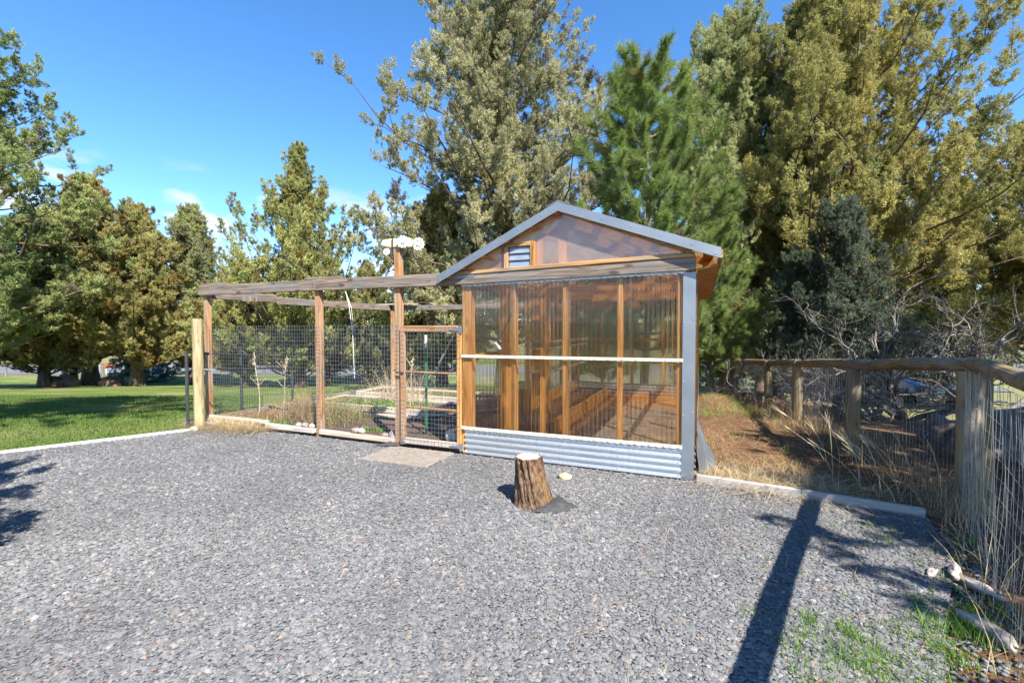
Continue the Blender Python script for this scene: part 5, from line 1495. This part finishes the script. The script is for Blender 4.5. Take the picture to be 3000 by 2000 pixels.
# orange needles on the gravel
m_n = 240
x = RNG.uniform(-2.5, 1.6, m_n); y = RNG.uniform(-3.0, -.3, m_n); k = RNG.uniform(0, 1, m_n) < np.clip(.35 + x * .3, .12, 1)
add_blades('fallen_needles', x[k], y[k], RNG.uniform(.06, .14, k.sum()), .003, 3.5, (.34, .19, .09), (.50, .35, .2), DRY, ground, 2, .012, .56)

# garden plants: dry weed bush, stalks, green ground cover
def weed_bush(name, cx, cy2, n, s, h, ca, cb, label, lean=.5, z=.03):
    x, y = patch_pts(n, cx, cy2, s[0], s[1])
    d = np.hypot((x - cx) / s[0], (y - cy2) / s[1])
    P = np.stack([x, y, np.full(n, z)], -1)
    V1, F1, C1 = blades(P, h * np.clip(RNG.uniform(.4, 1.1, n) * (1.15 - .3 * d), .15, 2), np.full(n, .005), lean, colors(n, ca, cb), 3, .4)
    # seed heads / small leaves through the bush
    m2 = n * 5; j = RNG.integers(0, n, m2); t = RNG.uniform(.3, 1.0, m2)[:, None]
    Vt = V1.reshape(n, -1, 3); q = Vt[j, 0] * (1 - t) + Vt[j, -1] * t + RNG.normal(0, .02, (m2, 3))
    V2, F2, C2 = blades(q, RNG.uniform(.012, .04, m2), np.full(m2, .008), 1.0, colors(m2, ca, cb, .3), 1)
    V = np.concatenate([V1, V2]); F = np.concatenate([F1, F2 + len(V1)]); C = np.concatenate([C1, C2])
    return tag(np_obj(name, V, F, DRY, None, C), label, 'plant')
weed_bush('weed_bush', -5.45, .62, 750, (.30, .22), .62, (.30, .18, .09), (.50, .38, .19), 'rusty brown dry weed bush behind the mesh left of the middle post', .55)
weed_bush('weed_bush', -4.95, .75, 420, (.24, .22), .55, (.28, .20, .09), (.36, .36, .12), 'greenish brown dry weed bush touching the middle post', .55)
weed_bush('weed_bush', -5.15, 2.35, 320, (.40, .22), .95, (.52, .40, .24), (.68, .56, .38), 'tall pale straw bush behind the middle post', .55)
weed_bush('ground_weeds', -6.2, .42, 700, (.38, .16), .12, (.34, .17, .08), (.40, .30, .12), 'low rusty weeds over the soil at the left end of the enclosure', .9)
def green_mat(name, cx, cy2, n, s, h, label, z=.03):
    x, y = patch_pts(n, cx, cy2, *s)
    P = np.stack([x, y, np.full(n, z)], -1)
    V, F, C = blades(P, RNG.uniform(.4, 1.1, n) * h, np.full(n, .016), .9, colors(n, (.10, .23, .03), (.22, .36, .07)), 2, .5)
    return tag(np_obj(name, V, F, BLADE, None, C), label, 'plant', kind='stuff')
green_mat('green_plant', -5.75, .20, 420, (.20, .07), .10, 'bright green low plant behind the bottom board at left')
green_mat('green_plant', -4.15, .42, 160, (.12, .04), .06, 'small green sprouts on the soil near the bottom board')
green_mat('green_plant', -3.72, .30, 90, (.07, .025), .05, 'tiny green sprouts left of the tall gate post')
green_mat('bed_weeds', -5.3, 2.0, 1500, (.55, .22), .05, 'carpet of small green weeds in the nearer raised bed', .095)
green_mat('bed_weeds', -5.0, 3.3, 500, (.7, .16), .05, 'scattered green weeds in the rear raised bed', .095)
green_mat('green_plant', -5.0, 1.25, 300, (.35, .05), .05, 'green weeds along the loose grey plank')
def stalk(x0, y0, h, lean, label, head=True):
    m = MB(); pts = [Vector((x0 + lean * t * t, y0 + .03 * math.sin(t * 5), .02 + h * t)) for t in np.linspace(0, 1, 7)]
    m.tube(pts, [.009, .008, .008, .007, .006, .006, .005], 6)
    for i in range(5):
        p = pts[random.randint(2, 5)]; m.tube([p, p + Vector((random.uniform(-.14, .14), random.uniform(-.1, .1), random.uniform(.06, .2)))], [.005, .003], 4)
    if head:
        for i in range(26):
            p = pts[5].lerp(pts[6], random.uniform(-.4, 1)); m.tube([p, p + Vector((random.uniform(-.03, .03), random.uniform(-.03, .03), random.uniform(.0, .05)))], [.008, .003], 4)
    return tag(m.obj('dry_stalk', STK), label, 'plant')
stalk(-6.38, .45, 1.02, -.04, 'tall dry stalk with a seed head, left one behind the mesh')
stalk(-5.98, .55, .95, .16, 'slanting dry stalk with a seed head, right of the straight one')
stalk(-4.35, 1.6, .95, .10, 'pale dry stalk in front of the raised beds')

# ------------------------------------------------------------------ boulders, road fence, bins, cars, house
LAVA = plain('lava_rock', (.13, .105, .09), .95, 0, .4, 9, 1.0)
for i, (u, D_, s, lb) in enumerate(((2770, 5.8, (.22, .2, .24), 'dark rough boulder behind the wire fence left of the corner'), (2905, 4.9, (.34, .3, .24), 'dark rough boulder behind the fence right of the corner post'), (2985, 4.9, (.36, .34, .36), 'dark boulder behind the mesh at the right edge'), (2190, 11.2, (.30, .28, .24), 'grey boulder in the dry grass beyond the log fence'))):
    x_, y_ = LD(UL(u, D_), D_); rock_obj('boulder', (x_, y_, tz(x_, y_) + s[2] * .45), s, None, lb, 'boulder', mat=LAVA, seed=50 + i, sub=4, amp=.4)
RUST = plain('red_lava_rock', (.20, .12, .08), .95, 0, .4, 5, .8)
for i, (u, D_, s, lb) in enumerate(((160, 25.6, (.75, .5, .42), 'brown landscape boulder at the foot of the lawn junipers, left'), (196, 25.9, (.8, .5, .5), 'brown landscape boulder between the lawn juniper trunks'), (322, 26.4, (.75, .5, .45), 'brown landscape boulder right of the forked lawn trunks'))):
    x_, y_ = LD(UL(u, D_), D_); rock_obj('boulder', (x_, y_, tz(x_, y_) + s[2] * .3), s, None, lb, 'boulder', mat=RUST, seed=60 + i, amp=.4)

def rail_fence(name, L0, L1, D_, label, step=2.6):
    x0, y0 = LD(L0, D_); e = empty(name, (x0, y0, tz(x0, y0)), label, 'fence')
    n = int((L1 - L0) / step); pts = []
    for i in range(n + 1):
        L_ = L0 + i * step; x_, y_ = LD(L_, D_); z_ = tz(x_, y_); pts.append((x_, y_, z_ + 1.08))
        MB().tube([(x_, y_, z_ - .2), (x_, y_, z_ + 1.04)], .07, 8).obj('post', LOGW[2], e)
    for a, b in zip(pts[:-1], pts[1:]):
        MB().tube([a, b], .06, 7).obj('rail', LOGW[0], e)
rail_fence('road_fence', -46, -8, 36.6, 'low brown post and rail fence along the road behind the lawn')
rail_fence('road_fence', -8, 10, 50.2, 'low brown rail fence on the far side of the road', 3.0)

def bin_(L_, D_, col, label, rz=0.3):
    x_, y_ = LD(L_, D_); z_ = tz(x_, y_) + .02; e = empty('wheeled_bin', (x_, y_, z_), label, 'bin', 'wheeled bins by the road', rz + YAW)
    mt = plain('bin_plastic', col, .45)
    def loc(m, nm, mat, b=.02): o = m.obj(nm, mat, None, b); o.parent = e
    loc(MB().hexa([(-.24, -.28, .08), (.24, -.28, .08), (.24, .25, .08), (-.24, .25, .08), (-.31, -.36, 1.0), (.31, -.36, 1.0), (.31, .34, 1.0), (-.31, .34, 1.0)]), 'bin_body', mt)
    loc(MB().hexa([(-.33, -.39, 1.0), (.33, -.39, 1.0), (.33, .36, 1.0), (-.33, .36, 1.0), (-.28, -.32, 1.09), (.28, -.32, 1.09), (.28, .33, 1.10), (-.28, .33, 1.10)]), 'lid', mt)
    loc(MB().tube([(-.27, .38, .98), (.27, .38, .98)], .02, 8), 'handle', mt, 0)
    for s in (-1, 1): loc(MB().tube([(s * .27, .26, .13), (s * .33, .26, .13)], .13, 16), 'wheel', BLACKP, .01)
bin_(UL(458, 38.2), 38.2, (.02, .10, .42), 'blue wheeled bin standing by the road')
bin_(UL(522, 38.4), 38.4, (.06, .065, .075), 'dark grey wheeled bin standing by the road')
# orange and white barricade
x_, y_ = LD(UL(318, 38.3), 38.3); z_ = tz(x_, y_); bc = empty('road_barricade', (x_, y_, z_), 'orange topped barricade by the road behind the lawn trunks', 'barricade', None, YAW)
OR = plain('orange_board', (.75, .10, .02), .5)
for s in (-.85, -.25, .4): o = MB().box(s - .05, s + .05, -.05, .05, 0, .82).obj('upright', PALEW[2], None, .01); o.parent = bc
o = MB().hexa([(-.6, -.07, .62), (.95, -.07, .78), (.95, -.052, .78), (-.6, -.052, .62), (-.6, -.07, .80), (.95, -.07, .98), (.95, -.052, .98), (-.6, -.052, .80)]).obj('orange_rail', OR, None, 0); o.parent = bc

# cars
GLASS = plain('car_glass', (.03, .05, .07), .08, 0, .1)
GLASS.node_tree.nodes['Principled BSDF'].inputs['Specular IOR Level'].default_value = .8
TYRE = plain('tyre', (.02, .02, .02), .8); RIM = plain('alloy', (.45, .46, .48), .3, .9); LAMP = plain('headlamp', (.75, .77, .8), .12)
def car(L_, D_, col, label, rz, suv=True, z_off=0.0):
    x_, y_ = LD(L_, D_); e = empty('parked_car', (x_, y_, tz(x_, y_) + z_off), label, 'car', 'parked cars', YAW + rz)
    paint = plain('car_paint', col, .22, .35, .04); paint.node_tree.nodes['Principled BSDF'].inputs['Coat Weight'].default_value = .8
    hr = 1.68 if suv else 1.45; w = .93
    def add(m, nm, mat, b=.03, par=None, smooth=False): o = m.obj(nm, mat, None, b, smooth, 2); o.parent = par or e; return o
    # nose towards -Y
    prof = [(-2.25, .35), (-2.32, .62), (-2.22, .90), (-1.15, 1.04), (2.15, 1.08), (2.28, .85), (2.25, .35)]
    m = MB()
    for s0, s1, k0, k1 in ((-w, -w * .62, .90, 1), (-w * .62, w * .62, 1, 1), (w * .62, w, 1, .90)):
        pass
    body = MB().prism([(-w, y2, z2) for y2, z2 in prof], (2 * w, 0, 0))
    body = add(body, 'body', paint, .07)
    cab = [(-1.15, 1.03), (-.55, hr - .08), (-.25, hr), (1.75 if suv else 1.0, hr - .02), (2.18 if suv else 1.65, 1.07)]
    cb = [(-w * .94, y2, z2) for y2, z2 in cab]; n = len(cab)
    m = MB(); b0 = []
    L_s = [(-w * (.94 if z2 < 1.2 else .76), y2, z2) for y2, z2 in cab]; R_s = [(-p[0], p[1], p[2]) for p in L_s]
    m.v = L_s + R_s; m.f = [tuple(range(n)), tuple(range(2 * n - 1, n - 1, -1))] + [(i, (i + 1) % n, n + (i + 1) % n, n + i) for i in range(n)]; m.mi = [0] * len(m.f)
    add(m, 'cabin', paint, .04)
    def glass(pts, nm, d): add(MB().prism(pts, d), nm, GLASS, 0)
    a, b = Vector((0, -1.13, 1.07)), Vector((0, -.58, hr - .11))
    nn = Vector((0, -(b.z - a.z), (b.y - a.y))).normalized() * .022
    glass([Vector((-w * .86, a.y, a.z)) , Vector((w * .86, a.y, a.z)), Vector((w * .70, b.y, b.z)), Vector((-w * .70, b.y, b.z))], 'windshield', nn)
    for s in (-1, 1):
        y9 = 1.6 if suv else 1.1
        o_ = Vector((s * .018, 0, .006))
        glass([Vector((s * w * .93, -.85, 1.12)), Vector((s * w * .93, y9, 1.12)), Vector((s * w * .785, y9 - .15, hr - .12)), Vector((s * w * .785, -.42, hr - .12))], 'side_window', o_)
        add(MB().prism([(s * w * .62, -2.315, .66), (s * w * .95, -2.26, .66), (s * w * .93, -2.20, .84), (s * w * .60, -2.275, .82)], (0, -.03, 0)), 'headlight', LAMP, .01)
        add(MB().box(min(s * w, s * (w + .16)), max(s * w, s * (w + .16)), -.95, -.80, 1.08, 1.24), 'mirror', paint, .03)
        for yy in (-1.42, 1.38):
            t = add(MB().tube([(s * (w - .20), yy, .34), (s * (w + .012), yy, .34)], .34, 24), 'wheel', TYRE, .02)
            add(MB().tube([(s * (w - .02), yy, .34), (s * (w + .022), yy, .34)], .21, 16), 'rim', RIM, .01, t)
        if suv: add(MB().tube([(s * .62, -.1, hr + .06), (s * .62, 1.6, hr + .06)], .02, 6).tube([(s * .62, 0, hr - .02), (s * .62, 0, hr + .06)], .02, 6).tube([(s * .62, 1.5, hr - .03), (s * .62, 1.5, hr + .06)], .02, 6), 'roof_rack', BLACKP, 0)
    if suv: add(MB().box(-.66, .66, .1, .16, hr + .05, hr + .09).box(-.66, .66, 1.2, 1.26, hr + .05, hr + .09), 'rack_bar', BLACKP, 0)
    add(MB().box(-.52, .52, -2.345, -2.30, .55, .80), 'grille', BLACKP, .01)
    add(MB().box(-.88, .88, -2.36, -2.28, .36, .52), 'bumper', BLACKP, .03)
car(UL(2690, 21.4), 21.4, (.07, .16, .33), 'blue SUV with roof rack parked beyond the fence', R(-6))
car(UL(2535, 22.6), 22.6, (.62, .66, .72), 'silver car parked left of the blue SUV', R(-10), suv=False)
car(UL(2925, 62), 62, (.35, .42, .46), 'small grey car parked far up the street', R(80), suv=False, z_off=.2)

# house with hip roof and garage across the road
def house(L_, D_, w, d, h, label, rz, wall, roofc, z_up=0.3):
    x_, y_ = LD(L_, D_); e = empty('house', (x_, y_, tz(x_, y_) + z_up - .3), label, 'house', None, YAW + rz)
    WM = plain('house_wall', wall, .8); RM = plain('house_roof', roofc, .85, 0, .2, 6); DK = plain('house_window', (.05, .06, .08), .1); TRM = plain('house_trim', (.8, .8, .78), .6)
    def add(m, nm, mat, b=0, par=None): o = m.obj(nm, mat, None, b); o.parent = par or e; return o
    add(MB().box(-w / 2, w / 2, 0, d, 0, h), 'wall', WM)
    o_ = .6; rh = 2.0
    m = MB(); p = [(-w / 2 - o_, -o_, h), (w / 2 + o_, -o_, h), (w / 2 + o_, d + o_, h), (-w / 2 - o_, d + o_, h), (-w / 2 + d / 2, d / 2, h + rh), (w / 2 - d / 2, d / 2, h + rh)]
    m.v = p; m.f = [(0, 1, 5, 4), (1, 2, 5), (2, 3, 4, 5), (3, 0, 4), (3, 2, 1, 0)]; m.mi = [0] * 5
    rf = add(m, 'roof', RM)
    add(MB().box(-w / 2 + 1.2, -w / 2 + 1.7, d * .6, d * .6 + .5, h + .6, h + rh + .5), 'chimney', WM, 0, rf)
    gd = add(MB().box(w * .02, w * .42, -.06, -.003, .0, 2.2), 'garage_door', TRM)
    for i in range(3): add(MB().box(w * .02 + .02, w * .42 - .02, -.085, -.062, .12 + i * .7, .74 + i * .7), 'door_panel', TRM, .02, gd)
    for xs in (-.42, -.2):
        f = add(MB().box(w * xs, w * xs + 1.5, -.06, -.003, .9, 2.1), 'window', TRM)
        add(MB().box(w * xs + .1, w * xs + .72, -.075, -.061, 1.0, 2.0), 'pane', DK, 0, f); add(MB().box(w * xs + .78, w * xs + 1.4, -.075, -.061, 1.0, 2.0), 'pane', DK, 0, f)
house(UL(2600, 62), 62, 13, 9, 2.9, 'white house with grey hip roof across the road', R(12), (.78, .78, .76), (.30, .31, .33))
house(UL(560, 78), 78, 14, 9, 2.8, 'pale house far behind the lawn trees', R(-8), (.70, .70, .68), (.32, .28, .25), .6)
house(UL(1010, 92), 92, 14, 9, 2.8, 'tan house far behind the enclosure', R(5), (.45, .38, .30), (.24, .20, .18), .8)
house(UL(3010, 75), 75, 12, 9, 2.8, 'brown house at the far right up the street', R(-20), (.40, .30, .22), (.26, .24, .23), .8)

# distant trees, one mass along the horizon
def far_wood():
    rng = np.random.default_rng(91); P, Dv, Sc, C = [], [], [], []
    for i in range(130):
        D_ = rng.uniform(75, 150); L_ = rng.uniform(-1.35, 1.35) * D_; x_, y_ = LD(L_, D_); h = rng.uniform(4, 9.5); z0 = tz(x_, y_)
        base = np.array([(.10, .11, .045), (.15, .13, .06), (.17, .13, .10), (.09, .12, .06)][rng.integers(0, 4)])
        for k in range(70):
            f = rng.uniform(0, 1); r = h * .34 * (1 - f * .85) * math.sqrt(rng.uniform()); a = rng.uniform(0, 6.283)
            P.append((x_ + r * math.cos(a), y_ + r * math.sin(a), z0 + f * h)); Dv.append((math.cos(a) * .5, math.sin(a) * .5, 1)); Sc.append(h / 7); C.append(base * rng.uniform(.7, 1.3))
    v = [spray(9, 1.3, .55, .5, .22, rng) for _ in range(3)]
    V, F, Cc = place_sprays(v, np.array(P), np.array(Dv), np.array(Sc), np.array(C), rng)
    tag(np_obj('distant_trees', V, F, LEAF, None, Cc), kind='stuff')
    # bare brown brush beyond the road
    P, Dv, Sc, C = [], [], [], []
    for i in range(90):
        D_ = rng.uniform(50, 62); L_ = rng.uniform(-1.2, .55) * D_; x_, y_ = LD(L_, D_); z0 = tz(x_, y_); h = rng.uniform(1, 2.6)
        base = np.array([(.26, .19, .14), (.30, .24, .17), (.20, .17, .09), (.24, .17, .15)][rng.integers(0, 4)])
        for k in range(40):
            a = rng.uniform(0, 6.283); r = h * .8 * math.sqrt(rng.uniform()); P.append((x_ + r * math.cos(a), y_ + r * math.sin(a), z0 + rng.uniform(0, h * .6))); Dv.append((math.cos(a) * .6, math.sin(a) * .6, 1)); Sc.append(h / 2); C.append(base * rng.uniform(.7, 1.2))
    v = [spray(10, .9, .4, .35, .05, rng) for _ in range(3)]
    V, F, Cc = place_sprays(v, np.array(P), np.array(Dv), np.array(Sc), np.array(C), rng)
    tag(np_obj('dry_brush', V, F, LEAF, None, Cc), kind='stuff')
far_wood()
